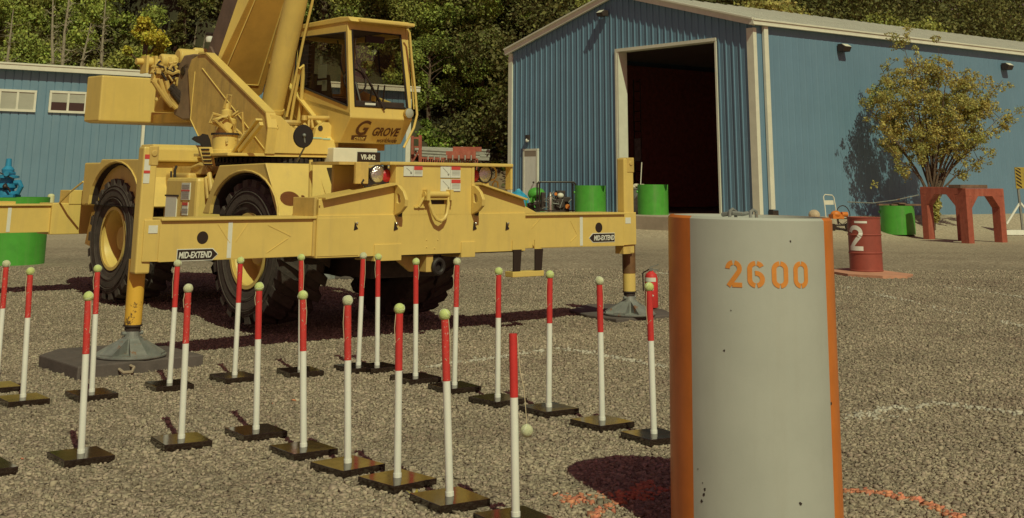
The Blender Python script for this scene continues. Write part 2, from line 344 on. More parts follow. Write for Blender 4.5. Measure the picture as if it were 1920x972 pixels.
# ------------------------------------------------------------------ loose stones: angular lumps packed over the near yard
def stones(name,P,S,m,seed,kind='stuff'):
    g=np.random.default_rng(seed); n=len(P)
    base=np.array([(-1,-1,-1),(1,-1,-1),(1,1,-1),(-1,1,-1),(-1,-1,1),(1,-1,1),(1,1,1),(-1,1,1)],float)*.5
    V=base[None]*(1+g.uniform(-.62,.5,(n,8,3)))*S[:,None,None]*g.uniform(.6,1.25,(n,1,3))*np.array([1,1,.6])
    a=g.uniform(0,6.283,n); t=g.normal(0,.45,n); ca,sa=np.cos(a),np.sin(a); ct,stt=np.cos(t),np.sin(t)
    x=V[...,0]*ct[:,None]-V[...,2]*stt[:,None]; z=V[...,0]*stt[:,None]+V[...,2]*ct[:,None]; y=V[...,1]
    V=np.stack([x*ca[:,None]-y*sa[:,None],x*sa[:,None]+y*ca[:,None],z],-1)+P[:,None,:]
    Fq=np.array([(0,3,2,1),(4,5,6,7),(0,1,5,4),(1,2,6,5),(2,3,7,6),(3,0,4,7)])
    Fc=(Fq[None]+8*np.arange(n)[:,None,None]).reshape(-1,4)
    return npmesh(name,V.reshape(-1,3),Fc,m)
def zgv(X,Y): return .0031720*np.clip(X,-15,15)+.012292*np.where(Y<20,Y,20+(1-np.exp(-(Y-20)/5))*5)
M['stone']=mat('crushed_stone',(.355,.29,.225),.9,c2=(.275,.225,.175),nscale=.9,island=.36,dirt=((.27,.21,.165),.5,.55),spec=.3)
g=np.random.default_rng(3)
N=330000; D=5.2+ (g.random(N)**1.15)*19; ang=g.uniform(-.43,.43,N); X=D*np.tan(ang); Y=D
S=.007+.020*g.random(N)**1.6*(1+.5*(g.random(N)>.9)); Z=zgv(X,Y)+S*.12
tag(stones('gravel_stones',np.stack([X,Y,Z],1),S,'stone',5),kind='stuff')
# ------------------------------------------------------------------ chalk and spray lines: stones that carry the paint
M['chalk']=mat('chalked_stone',(.46,.42,.36),.95,island=.2); M['spray']=mat('sprayed_stone',(.56,.22,.13),.9,island=.25)
def pline(pts,wd,m,dens,seed,smax=.034,skip=.0):
    g=np.random.default_rng(seed); W=[onground(x,y) for x,y in pts]; P=[]
    for a,b in zip(W[:-1],W[1:]):
        L=np.hypot(*(b-a)[:2]); n=int(L*dens); t=g.random(n)
        if skip: t=t[(np.sin(t*L*2.3+seed)+g.normal(0,.6,n))>-1+2*skip]
        q=a+(b-a)*t[:,None]; nn=np.array([-(b-a)[1],(b-a)[0],0])/L; q=q+nn*g.normal(0,wd/2.3,len(t))[:,None]; P.append(q)
    P=np.concatenate(P); S=g.uniform(.016,smax,len(P)); P[:,2]=[zg(a,b) for a,b in P[:,:2]]; P[:,2]+=S*.22
    tag(stones('painted_line',P,S,m,seed),kind='structure')
pline([(800,690),(870,680),(960,668),(1045,655),(1110,664),(1250,690)],.07,'chalk',86,1,skip=.3)
pline([(1590,785),(1660,771),(1760,757),(1850,770),(1925,779)],.09,'chalk',100,2,skip=.3)
pline([(1575,538),(1700,565),(1800,590)],.09,'chalk',46,3,skip=.35)
pline([(1765,537),(1830,545),(1925,560)],.09,'chalk',46,4,skip=.2)
pline([(1880,604),(1925,616)],.08,'chalk',59,5)
pline([(0,552),(60,541),(130,537)],.09,'chalk',33,6,skip=.4)
pline([(1225,513),(1260,515)],.1,'chalk',73,16)
pline([(1700,782),(1590,790)],.12,'chalk',33,26,skip=.4)
pline([(1585,922),(1660,928),(1730,944),(1800,976)],.055,'spray',182,7,skip=.1)
pline([(1050,945),(1120,930),(1180,935),(1250,915)],.14,'spray',140,8,skip=.45)
pline([(1110,972),(1170,938),(1220,905)],.05,'spray',182,9,skip=.1)
pline([(0,868),(120,852),(200,838)],.05,'spray',42,10,skip=.4)
pline([(390,765),(470,760),(560,752)],.05,'spray',42,11,skip=.4)
# ================================================================== BIG SHED
def W2(u,v,z): return (QB[0]+AB[0]*u+NB[0]*v, QB[1]+AB[1]*u+NB[1]*v, z)
def bigshed():
    root=thing('metal_shed','large blue steel shed with white trim, open bay door and ribbed gable','shed',(QB[0],QB[1],0),YB)
    # local: x along the long wall (u), y along the gable (v)
    WV=12.05; EZ=6.57; RZ=EZ+WV/2*.253; Z0=PADZ-.12; UL=31
    P=lambda x,y,n: (lambda q:(((q-QB)[0]*AB[0]+(q-QB)[1]*AB[1]),((q-QB)[0]*NB[0]+(q-QB)[1]*NB[1]),q[2]))(onpl(x,y,QB,n))
    aN=(AB[0],AB[1],0); nN=(NB[0],NB[1],0)
    b0=P(1160,97,aN); b1=P(1341,78,aN); dv0,dv1=b1[1],b0[1]; dz=(b0[2]+b1[2])/2
    m0=P(984,283,aN); m1=P(1010,281,aN); mv0,mv1,mz=m1[1],m0[1],(m0[2]+m1[2])/2
    ztop=lambda v: RZ-abs(v-WV/2)*.253
    # ribbed gable, one rib per .29 m
    mb=MB(); pitch=.2925; v=0.0; cols=[]
    while v<WV-1e-3:
        cols+=[(v,0),(v+pitch*.35,0),(v+pitch*.37,-.008),(v+pitch*.39,0),(v+pitch*.78,0),(v+pitch*.81,-.034),(v+pitch*.93,-.034),(v+pitch*.96,0)]; v+=pitch
    cols=[(min(a,WV),b) for a,b in cols]+[(WV,0)]
    def seg(v0,v1,x0,x1,zl,zh0,zh1): mb.add([(x0,v0,zl),(x1,v1,zl),(x1,v1,zh1),(x0,v0,zh0)],[(0,1,2,3)])
    for (v0,x0),(v1,x1) in zip(cols[:-1],cols[1:]):
        if v1-v0<1e-4: continue
        vm=(v0+v1)/2
        zl=Z0
        if dv0<vm<dv1: zl=dz
        elif mv0<vm<mv1: zl=mz
        seg(v0,v1,x0,x1,zl,ztop(v0),ztop(v1))
    mb.build('gable_wall','bluewall',root)
    mb=MB(); u=0; cols=[]
    while u<UL: cols+=[(u,0),(u+.20,0),(u+.235,-.006),(u+.255,-.006),(u+.29,0)]; u+=.2925
    for (a,x0),(b,x1) in zip(cols[:-1],cols[1:]): mb.add([(a,x0,Z0),(b,x1,Z0),(b,x1,EZ-.03),(a,x0,EZ-.03)],[(0,1,2,3)])
    mb.build('side_wall','bluewall',root)
    MB().box(.02,UL,WV,WV+.05,Z0,EZ).build('back_wall','bluewall',root)
    MB().prism([(0,Z0),(WV,Z0),(WV,EZ),(WV/2,RZ),(0,EZ)],'x',UL,UL+.05).build('end_wall','bluewall',root)
    # lining, inner floor
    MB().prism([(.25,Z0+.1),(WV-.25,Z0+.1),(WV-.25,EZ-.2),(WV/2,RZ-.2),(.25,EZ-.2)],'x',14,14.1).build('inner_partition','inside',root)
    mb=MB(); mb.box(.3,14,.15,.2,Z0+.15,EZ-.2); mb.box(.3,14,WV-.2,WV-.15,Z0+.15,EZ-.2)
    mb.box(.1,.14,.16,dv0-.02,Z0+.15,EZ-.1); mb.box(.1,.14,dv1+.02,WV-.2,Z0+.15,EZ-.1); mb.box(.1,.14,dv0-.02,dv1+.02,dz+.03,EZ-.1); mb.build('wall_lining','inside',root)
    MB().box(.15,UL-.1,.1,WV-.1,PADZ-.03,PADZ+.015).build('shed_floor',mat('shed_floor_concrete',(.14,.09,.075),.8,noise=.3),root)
    # roof, with eaves gutter and rake trim
    oh=.12
    mb=MB()
    for s in (0,1):
        a=(-oh,EZ-oh*.253) if s==0 else (WV+oh,EZ-oh*.253)
        mb.add([(-.13,a[0],a[1]+.05),(UL+.2,a[0],a[1]+.05),(UL+.2,WV/2,RZ+.05),(-.13,WV/2,RZ+.05),(-.13,a[0],a[1]),(UL+.2,a[0],a[1]),(UL+.2,WV/2,RZ),(-.13,WV/2,RZ)],
               [(0,1,2,3),(4,5,6,7),(0,1,5,4),(1,2,6,5),(2,3,7,6),(3,0,4,7)])
    for k in range(int(UL/.6)):
        for s in (1,-1): mb.bar((k*.6,WV/2-s*.0,RZ+.06),(k*.6,WV/2-s*(WV/2+oh),EZ-oh*.253+.06),.04,.035)
    mb.build('roof','roof',root)
    mb=MB()
    for s in (-1,1):
        e=(WV/2+s*(WV/2+.16)); mb.bar((-.12,WV/2,RZ-.02),(-.12,e,EZ-.055),.10,.20); mb.bar((-.18,WV/2,RZ+.085),(-.18,e,EZ+.05),.10,.05)
    mb.build('rake_trim','trim',root)
    mb=MB(); mb.box(-.2,UL+.2,-.20,-.015,EZ-.12,EZ+.04); mb.box(-.2,UL+.2,-.235,-.2,EZ+.0,EZ+.05); mb.box(-.2,UL+.2,-.215,-.2,EZ-.135,EZ-.10); mb.build('gutter','trim',root,bevel=.01)
    mb=MB(); mb.box(-.05,.01,.0,.24,Z0,EZ-.2); mb.box(-.05,.10,-.03,-.002,Z0,EZ-.2); mb.build('corner_trim','trim',root)
    MB().box(-.05,.0,WV-.16,WV+.06,Z0,EZ-.1).build('corner_trim','trim',root)
    d=MB(); d.box(.34,.52,-.13,-.025,PADZ+.22,EZ-.12); dp=d.build('downspout','trim',root,bevel=.01)
    MB().box(.32,.56,-.2,-.02,PADZ-.02,PADZ+.20).build('downspout_boot','dark',dp)
    # bay door opening: reveal and frame
    mb=MB(); mb.box(-.05,.35,dv1-.02,dv1+.05,PADZ,dz+.03); mb.box(-.05,.28,dv0-.07,dv0+.0,PADZ,dz+.03); mb.box(-.06,.35,dv0-.07,dv1+.05,dz-.0,dz+.10)
    mb.box(-.06,-.01,dv1+.05,dv1+.14,PADZ,dz+.1)
    mb.build('bay_door_frame','trim',root)
    fr=MB(); fr.box(-.075,.05,mv0-.02,mv0+.06,PADZ-.02,mz); fr.box(-.075,.05,mv1-.06,mv1+.02,PADZ-.02,mz); fr.box(-.075,.05,mv0-.02,mv1+.02,mz-.02,mz+.05); 
    do=MB().box(-.066,-.02,mv0+.055,mv1-.055,PADZ,mz-.22).build('entry_door','white',root); fr.build('door_frame','trim',do)
    MB().box(-.068,.03,mv0+.055,mv1-.055,mz-.22,mz-.02).build('door_transom',mat('transom_brown',(.30,.24,.19),.6),do)
    MB().sph((-.11,mv0+.16,PADZ+.95),.035,6).cyl((-.11,mv0+.16,PADZ+.95),(-.06,mv0+.16,PADZ+.95),.012,n=6).build('door_handle','dark',do)
    q=P(994,262,aN); MB().box(-.17,-.05,q[1]-.07,q[1]+.07,q[2]-.02,q[2]+.16).build('door_lamp','dark',root); MB().sph((-.13,q[1],q[2]-.03),.07,8).build('lamp_globe','lens',root)
    # flood lamps on the walls
    def flood(o,ax):
        x,y,z=o
        if ax=='g': h=MB().prism([(0,0),(0,.20),(-.16,.20),(-.30,.10),(-.24,0)],'y',y-.15,y+.15).xf(lambda a,b,c:(a+x-.02,b,c+z)); 
        else: h=MB().prism([(0,0),(0,.24),(-.16,.24),(-.30,.14),(-.22,0)],'x',x-.17,x+.17).xf(lambda a,b,c:(a,b+y-.02,c+z))
        hh=h.build('flood_lamp','dark',root,bevel=.01)
        if ax=='g': MB().add([(x-.18,y-.13,z+.215),(x-.33,y-.13,z+.12),(x-.33,y+.13,z+.12),(x-.18,y+.13,z+.215)],[(0,1,2,3)]).build('lamp_glass','trim',hh)
        else: MB().add([(x-.15,y-.185,z+.245),(x-.15,y-.33,z+.155),(x+.15,y-.33,z+.155),(x+.15,y-.185,z+.245)],[(0,1,2,3)]).build('lamp_glass','trim',hh)
    q=P(1138,32,aN); flood((-.05,q[1],q[2]),'g')
    for x,y in ((1575,98),(1881,132)): q=P(x,y,nN); flood((q[0],-.02,q[2]),'s')
    return root,dv0,dv1,dz
shed,dv0,dv1,dz=bigshed()
# things inside the dark bay
mb=MB(); 
t=thing('ladder_rack','thin steel ladder standing just inside the open bay','ladder',W2(2.8,float((onpl(1190,300,(QB[0]+2.8*AB[0],QB[1]+2.8*AB[1],0),(AB[0],AB[1],0))[:2]-QB[:2])@NB),PADZ),YB)
MB().tube([(0,0,0),(0,.0,4.6)],.03,6).tube([(.0,-.35,0),(0,-.35,4.6)],.02,6).build('rail','dark',t)
mb=MB(); [mb.tube([(0,0,z),(0,-.35,z)],.015,6) for z in np.arange(.3,4.5,.35)]; mb.build('rungs','dark',t)
MB().box(-.02,.0,-.34,-.02,1.7,2.5).build('notice_sheet',mat('grey_sheet',(.40,.38,.36),.7,noise=.4),t)
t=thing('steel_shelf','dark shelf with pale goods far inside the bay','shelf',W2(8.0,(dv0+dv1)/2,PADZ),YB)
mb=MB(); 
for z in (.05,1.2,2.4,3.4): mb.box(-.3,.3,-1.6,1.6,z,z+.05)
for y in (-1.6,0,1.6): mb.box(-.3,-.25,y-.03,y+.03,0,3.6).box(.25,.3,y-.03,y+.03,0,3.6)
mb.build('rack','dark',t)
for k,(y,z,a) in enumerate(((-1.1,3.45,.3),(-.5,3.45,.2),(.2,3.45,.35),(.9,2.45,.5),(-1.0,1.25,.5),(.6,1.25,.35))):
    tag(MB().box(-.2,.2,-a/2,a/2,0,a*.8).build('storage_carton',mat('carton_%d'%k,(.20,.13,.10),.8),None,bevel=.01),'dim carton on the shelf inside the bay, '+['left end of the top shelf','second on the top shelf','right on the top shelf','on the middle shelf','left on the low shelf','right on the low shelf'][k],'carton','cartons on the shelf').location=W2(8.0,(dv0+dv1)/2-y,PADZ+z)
    bpy.context.scene.collection.objects[-1].rotation_euler=(0,0,YB) if False else (0,0,0)
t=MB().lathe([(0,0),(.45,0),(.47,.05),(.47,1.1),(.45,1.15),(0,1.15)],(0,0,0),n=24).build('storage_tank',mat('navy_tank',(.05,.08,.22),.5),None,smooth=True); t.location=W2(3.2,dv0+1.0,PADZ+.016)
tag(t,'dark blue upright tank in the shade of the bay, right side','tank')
# concrete apron before the bay
sl_=thing('concrete_apron','pale concrete slab in front of the open bay','slab',(QB[0],QB[1],0),YB)
MB().box(-2.3,.1,dv0-.3,dv1+1.6,PADZ-.45,PADZ+.012).build('slab','conc',sl_,bevel=.02)
# ================================================================== LEFT SHED
def leftshed():
    A0=at(0,121,48.0); 
    root=thing('long_shed','long pale blue metal building with white eaves and high windows behind crane','building',(A0[0],A0[1],0),YB)
    ze=A0[2]; nN=(NB[0],NB[1],0)
    def P(x,y): q=onpl(x,y,A0,nN); return (q[0]-A0[0])*AB[0]+(q[1]-A0[1])*AB[1],q[2]
    uR,_=P(769,200); uL=-14; z0=.3
    mb=MB(); u=uL; cols=[]; k=0
    while u<uR-.1:
        cols+=[(u,0),(u+.265,0),(u+.275,.028),(u+.300,.028),(u+.31,0)]; u+=.31; k+=1
    cols=[(a,b) for a,b in cols if a<uR]+[(uR,0)]
    for (a,x0),(b,x1) in zip(cols[:-1],cols[1:]): mb.add([(a,x0,z0),(b,x1,z0),(b,x1,ze-.1),(a,x0,ze-.1)],[(0,1,2,3)])
    mb.build('front_wall','blueleft',root)
    DP=8
    mb=MB(); mb.box(uR-.03,uR,0.03,DP,z0,ze-.1); mb.box(uL,uR,DP,DP+.05,z0,ze+.2); mb.box(uL,uL+.05,.03,DP,z0,ze-.1); mb.build('rear_walls','blueleft',root)
    MB().add([(uL-.3,-.25,ze+.02),(uR+.3,-.25,ze+.02),(uR+.3,DP+.2,ze+.45),(uL-.3,DP+.2,ze+.45),(uL-.3,-.25,ze-.06),(uR+.3,-.25,ze-.06),(uR+.3,DP+.2,ze+.37),(uL-.3,DP+.2,ze+.37)],[(0,1,2,3),(4,5,6,7),(0,1,5,4),(1,2,6,5),(2,3,7,6),(3,0,4,7)]).build('roof','roof',root)
    mb=MB(); mb.box(uL-.3,uR+.32,-.33,-.2,ze-.18,ze+.06); mb.box(uL-.3,uR+.32,-.36,-.33,ze-.0,ze+.07); mb.build('gutter','trim',root,bevel=.01)
    mb=MB(); mb.box(uR-.2,uR+.04,-.045,0,z0,ze-.2).box(uR,uR+.045,0,.2,z0,ze-.2); mb.build('corner_trim','trim',root)
    a,_=P(270,200); MB().box(a-.06,a+.06,-.13,-.03,z0,ze-.15).build('downspout','trim',root,bevel=.01)
    for xs,xe,yt,yb,dark in ((-2,65,168,209,0),(93,160,171,212,1)):
        u0_,zt=P(xs,yt); u1_,zb=P(xe,yb+1); _,zb0=P(xs,yb); zb=(zb+zb0)/2
        zt2=P(xe,yt+1)[1]; zt=(zt+zt2)/2
        f=MB(); t=.085; um=(u0_+u1_)/2
        f.box(u0_,u1_,-.07,-.005,zt-t,zt).box(u0_,u1_,-.08,-.005,zb,zb+t).box(u0_,u0_+t,-.065,-.005,zb,zt).box(u1_-t,u1_,-.065,-.005,zb,zt).box(um-.04,um+.04,-.066,-.005,zb,zt)
        w_=f.build('window','trim',root)
        for a,b in ((u0_+t,um-.04),(um+.04,u1_-t)):
            if dark:
                zm=zb+(zt-zb)*.48
                MB().box(a,b,-.035,-.01,zb+t,zm).build('lower_pane','panedark',w_); MB().box(a,b,-.04,-.01,zm,zt-t).build('upper_pane','pane',w_)
            else: MB().box(a,b,-.035,-.01,zb+t,zt-t).build('pane','pane',w_)
leftshed()
# ================================================================== CRANE   (x along the outriggers, y toward the rear, z up)
OC=np.array([-.97,14.34,.170]); A3=np.array([math.cos(YC),math.sin(YC),0]); N3=np.array([math.sin(YC),-math.cos(YC),0])
def cy(x,y,py):   # crane-local point under pixel on plane y=py
    q=onpl(x,y,OC-N3*py,N3)-OC; return (q@A3,py,q[2])
def cx(x,y,px):
    q=onpl(x,y,OC+A3*px,A3)-OC; return (px,-(q@N3),q[2])
crane=thing('mobile_crane','big yellow rough terrain crane on extended outriggers, boom raised','crane',OC,YC)
def arch(cx0,cz,rx,rz,n=14): return [(cx0+rx*math.cos(math.pi*i/n),cz+rz*math.sin(math.pi*i/n)) for i in range(n+1)]
# chassis ------------------------------------------------------------
mb=MB(); mb.box(-.45,.45,.25,7.0,.62,1.3).box(-.5,.5,.9,6.6,1.3,1.78); mb.box(-1.0,1.0,1.45,1.8,.74,1.0).box(-1.0,1.0,5.2,5.55,.74,1.0)
mb.build('chassis','dark',crane,bevel=.01)
for y in (1.55,5.3): MB().sph((0,y,.85),.3,8).build('axle_housing','dark',crane,smooth=True)
MB().box(-.9,.95,2.5,4.3,1.70,1.80).box(-.35,1.22,.95,6.4,1.76,1.805).build('deck','yel2',crane,bevel=.008)
# wheels --------------------------------------------------------------
def wheel(sx,y):
    s=sx; xo=s*1.2; zc=.87; Rr=.80
    rim=MB()
    pr=[(.37,0),(.41,.0),(.41,-.03),(.375,-.05),(.36,-.10),(.35,-.30),(.20,-.34),(.17,-.26),(.0,-.26)]
    rim.lathe([(r,s*h+xo) for r,h in pr],(0,y,zc),'x',40); 
    for k in range(10): t=k*math.tau/10; rim.cyl((xo-s*.345,y+.26*math.cos(t),zc+.26*math.sin(t)),(xo-s*.31,y+.26*math.cos(t),zc+.26*math.sin(t)),.018,n=6)
    ro=rim.build('wheel','yel',crane,smooth=True)
    ty=MB(); pr=[(.40,-.56),(.46,-.60),(.60,-.62),(.70,-.60),(.745,-.55),(.75,-.3),(.745,-.05),(.70,.0),(.62,.025),(.55,.025),(.50,.0),(.455,-.005),(.405,-.02)]
    ty.lathe([(r,s*h+xo) for r,h in pr],(0,y,zc),'x',48)
    for rr in (.52,.64,.685): ty.tube([(xo+s*(.028 if rr<.66 else .012),y+rr*math.cos(i*math.tau/48),zc+rr*math.sin(i*math.tau/48)) for i in range(48)],.007,5,close=True)
    nl=22
    for side in (0,1):
        for k in range(nl):
            t=(k+side*.5)*math.tau/nl; sw=.20 if side==0 else -.20
            x0=(-.275 if side==0 else -.325); x1=(.012 if side==0 else -.615)
            vs=[]
            for (xx,tw) in ((x0,sw),(x1,0)):
                for (rr,dt) in ((.735 if xx>-.5 and xx<-.1 else .66,-.085),(.735 if xx>-.5 and xx<-.1 else .66,.085),(Rr if xx>-.5 and xx<-.1 else Rr-.025,.07),(Rr if xx>-.5 and xx<-.1 else Rr-.025,-.07)):
                    a=t+tw+dt; vs.append((xo+s*xx,y+rr*math.cos(a),zc+rr*math.sin(a)))
            ty.add(vs,[(0,1,2,3),(4,5,6,7),(0,1,5,4),(1,2,6,5),(2,3,7,6),(3,0,4,7)])
    ty.build('tyre','tyre',ro)
    hb=MB(); hb.lathe([(.17,xo-s*.27),(.17,xo-s*.17),(.15,xo-s*.13),(.08,xo-s*.12),(.0,xo-s*.12)],(0,y,zc),'x',20); hb.build('hub','yel2',ro,smooth=True)
for s in (-1,1):
    for y in (1.62,5.32): wheel(s,y)
# fenders ---------------------------------------------------------------
def fender(x0,x1,o,cyy,rx,rz,name='fender'):
    a=arch(cyy,1.25,rx,rz); pts=[o[0],(cyy+rx,1.25)]+a[1:-1]+[(cyy-rx,1.25)]+o[1:]
    return MB().prism(pts,'x',x0,x1)
# outer outline runs rear-bottom -> (arch) -> front-bottom -> front-top -> rear-top
def fend(xs,ob,cyy,rx,rz):
    (rb,rt_,ft,fb)=ob
    a=arch(cyy,rb[1],rx,rz)           # from rear (cyy+rx) over the top to front
    pts=[rb]+a+[fb,ft,rt_]
    mb=MB().prism(pts,'x',xs[0],xs[1]); n0=len(mb.v)
    return mb
f=fend((-1.27,-.62),((2.62,1.25),(2.27,1.80),(1.18,1.82),(.81,1.25)),1.63,.77,.47).build('front_fender','yel',crane,bevel=.012)
MB().prism([(1.18,1.821),(.81,1.25),(.86,1.25),(1.23,1.80)],'x',-1.27,-.36).build('fender_front_plate','yel',crane,bevel=.006)
f2=fend((-1.27,-.62),((6.18,1.30),(5.72,1.90),(4.42,1.89),(4.05,1.30)),5.2,.80,.55).build('rear_fender','yel',crane,bevel=.012)
for pg in ([(.82,1.25),(2.6,1.25),(2.2,1.79),(1.2,1.79)],[(4.4,1.3),(6.2,1.3),(5.7,1.88),(4.6,1.88)]): MB().prism(pg,'x',.62,1.27).build('fender','yel',crane,bevel=.01)
for cyy,rx,rz,zb in ((1.63,.755,.455,1.25),(5.2,.785,.535,1.30)):
    a=arch(cyy,zb,rx,rz); mb=MB(); mb.ring(a+[(cyy-rx,zb-.01)],[(cyy+(p[0]-cyy)*.985,zb+(p[1]-zb)*.985) for p in a]+[(cyy-rx*.985,zb-.01)],'x',-1.255,-.64); mb.prism([(cyy+rx,zb)]+a[1:-1]+[(cyy-rx,zb),(cyy-rx*.9,.95),(cyy+rx*.9,.95)],'x',-.60,-.57); mb.build('arch_shade','archshade',crane)  # dark strip and back plate added as the shade inside the arches
for a in (arch(1.63,1.25,.79,.49),arch(5.2,1.30,.82,.57)): MB().tube([(-1.275,p[0],p[1]) for p in a],.012,6).build('fender_lip','yel',crane)
MB().box(-1.22,-.35,.70,.86,.95,1.24).build('fender_skirt','yel2',crane)
# engine house, hydraulic tank -------------------------------------------
mb=MB(); mb.box(-1.17,-.25,4.28,6.55,1.28,1.86).box(-.25,1.1,4.4,6.55,1.28,2.0); mb.prism([(4.20,1.86),(4.20,2.03),(4.30,2.08),(4.66,2.08),(4.66,1.86)],'x',-1.19,-.18)
mb.build('engine_house','yel',crane,bevel=.02)
MB().box(-1.205,-1.17,4.40,4.60,1.90,2.05).build('engine_hood_end','yel2',crane)
mb=MB(); mb.box(-1.0,-.12,3.6,4.26,1.10,1.72).box(-1.0,-.35,2.9,3.7,1.0,1.3); mb.build('pump_box','yel2',crane,bevel=.03)
tk=MB().box(-1.24,-.78,2.86,3.72,1.05,1.66).build('hydraulic_tank','yel',crane,bevel=.04)
MB().box(-1.252,-1.241,3.36,3.66,1.17,1.44).build('tank_notice','decal',tk); MB().box(-1.256,-1.24,3.33,3.69,1.435,1.455).build('notice_clip','dark',tk)
mb=MB(); mb.box(-1.25,-1.241,3.02,3.25,1.40,1.60).box(-1.25,-1.241,3.05,3.2,1.22,1.37); mb.build('tank_label','decal',tk)
mb=MB(); mb.box(-1.254,-1.25,3.05,3.2,1.335,1.37).box(-1.254,-1.25,3.02,3.25,1.50,1.515); mb.build('label_bar','decalred',tk)
mb=MB(); [mb.box(-1.254,-1.25,3.04,3.23,z,z+.008) for z in (1.42,1.44,1.46,1.48,1.53,1.55,1.57,1.25,1.27,1.29)]; mb.build('label_print','decalgrey',tk)
MB().tube([(-1.0,3.9,1.15),(-1.02,3.95,1.75),(-.98,4.0,1.80)],.018,8).tube([(-1.06,3.9,1.2),(-1.07,3.95,1.74)],.012,6).build('hydraulic_hose','black',crane)
mb=MB(); mb.tube([(-1.1,2.75,1.5),(-1.08,2.9,1.75),(-1.0,3.1,1.78),(-.9,3.2,1.7)],.03,8).tube([(-1.12,2.8,1.42),(-1.14,2.85,1.65),(-1.0,2.95,1.7)],.022,8); mb.tube([(-.9,3.7,1.78),(-.9,3.5,1.82),(-.8,3.2,1.78)],.03,8); mb.build('hose_loop','yel2',crane,smooth=True)
# slotted guard with a torn dark flap behind the front wheel arch top
def pyg(pts,y): return [(cy(a,b,y)[0],cy(a,b,y)[2]) for a,b in pts]
go=MB().prism(pyg(((372,276),(398,276),(404,312),(384,312)),2.80),'y',2.80,2.83).build('slotted_guard','yel',crane)
for py in (279,286,293,300,307): MB().prism(pyg(((377+(py-279)*.2,py),(392+(py-279)*.2,py),(393+(py-279)*.2,py+3),(378+(py-279)*.2,py+3)),2.79),'y',2.785,2.80).build('slot','ink',go)
MB().prism(pyg(((361,261),(366,256),(377,255),(381,251),(390,253),(394,262),(398,282),(392,292),(384,284),(377,270),(370,267)),2.86),'y',2.86,2.89).build('rubber_flap','black',crane)
# front bulkhead ----------------------------------------------------------
bk=MB(); bk.box(-.51,.51,-.25,-.12,1.28,1.82).box(.51,.545,-.255,-.1,1.36,1.82).box(-.60,1.09,-.27,-.08,1.80,1.835); bk.box(1.07,1.10,-.25,-.15,1.55,1.82); bk.box(-.95,-.51,.28,.32,1.3,1.8).box(.6,1.1,.25,.29,1.3,1.60)
bk.build('bulkhead','yel',crane,bevel=.008)
MB().box(-1.1,-.58,-.06,.5,1.80,1.83).build('bulkhead_top','yel2',crane)
mb=MB(); mb.prism([(-1.43,1.455),(-.51,1.605),(-.51,1.285),(-1.43,1.285)],'y',-.235,.12); wl=mb.build('left_wing','yel',crane,bevel=.008)
mb=MB(); mb.prism([(.62,1.60),(1.28,1.435),(1.30,1.37),(1.47,1.30),(1.47,1.285),(.62,1.285)],'y',-.235,.12); mb.build('right_wing','yel',crane,bevel=.008)
MB().bar((-1.40,-.24,1.46),(-.52,-.24,1.61),.14,.018).build('wing_lip','yel',crane); MB().bar((.62,-.24,1.61),(1.27,-.24,1.445),.14,.018).build('wing_lip','yel',crane)
MB().box(-1.475,-1.445,-.22,.2,.90,1.47).build('wing_end','yel2',crane,bevel=.006)
# outrigger housing
mb=MB(); mb.box(-1.45,1.29,-.25,.25,.885,1.295); mb.box(-.76,-.42,-.262,.1,.835,1.0).box(.37,.56,-.262,.1,.84,1.0); mb.box(-1.44,-.95,-.256,-.25,.90,1.27)
hs=mb.build('outrigger_housing','yel',crane,bevel=.008)
MB().box(-1.43,1.27,-.24,.24,.875,.90).build('housing_underside','dark',hs)
mb=MB(); [mb.tube([(a,-.256,b),(c,-.256,d)],.004,5) for a,b,c,d in ((-1.28,1.0,-1.24,1.03),)]
for px,py in ((667,424),(742,424),(890,424),(951,424)):
    x,_,z=cy(px,py,-.256); q=MB().prism([(x-.022,z-.045),(x+.03,z-.03),(x+.005,z+.005),(x-.012,z+.045)],'y',-.259,-.24).build('pin_hole','ink',hs)
    MB().sph((x+.012,-.26,z+.028),.014,6).build('grease_nipple','chrome',q)
mb=MB(); 
for px,py in ((800,450),(821,450),(800,464),(815,466),(600,385)): x,_,z=cy(px,py,-.252); mb.sph((x,-.25,z),.008,5)
mb.build('rivets','yel',hs)
# D-shaped tie-down plates, with eye
for x in (-.50,.525):
    out=[(-.25,1.60),(-.31,1.59),(-.40,1.53),(-.45,1.45),(-.44,1.38),(-.36,1.32),(-.25,1.285)]
    inn=[(-.29,1.50),(-.31,1.51),(-.34,1.49),(-.36,1.46),(-.36,1.43),(-.33,1.41),(-.29,1.42)]
    MB().ring(out,inn,'x',x-.02,x+.02).build('tie_down_plate','yel',crane,bevel=.006)
    MB().cyl((x+.025,-.27,1.30),(x+.055,-.29,1.295),.025,n=10).build('tie_down_pin','dark',crane)
# tow shackle
mb=MB(); mb.cyl((-.17,-.29,1.50),(.20,-.29,1.50),.032); mb.box(-.16,-.12,-.34,-.24,1.44,1.55).box(.15,.19,-.34,-.24,1.44,1.55)
lp=[(-.12,-0.295,1.49),(-.10,-0.305,1.40),(-.06,-0.315,1.30),(-.02,-0.320,1.245),(.035,-0.325,1.225),(.09,-0.320,1.25),(.125,-0.315,1.30),(.15,-0.305,1.40),(.16,-0.295,1.49)]
mb.tube(lp,.019,8); mb.tube([(-.10,-.285,1.455),(.15,-.285,1.455)],.014,6); mb.tube([(-.17,-.29,1.47),(-.22,-.27,1.37)],.014,6).tube([(.19,-.29,1.47),(.20,-.27,1.38)],.014,6); mb.box(-.27,-.14,-.27,-.25,1.36,1.375)
mb.build('tow_shackle','yel',crane,smooth=True)
MB().box(-.08,.13,-.253,-.249,1.40,1.45).build('shackle_slot','ink',crane)
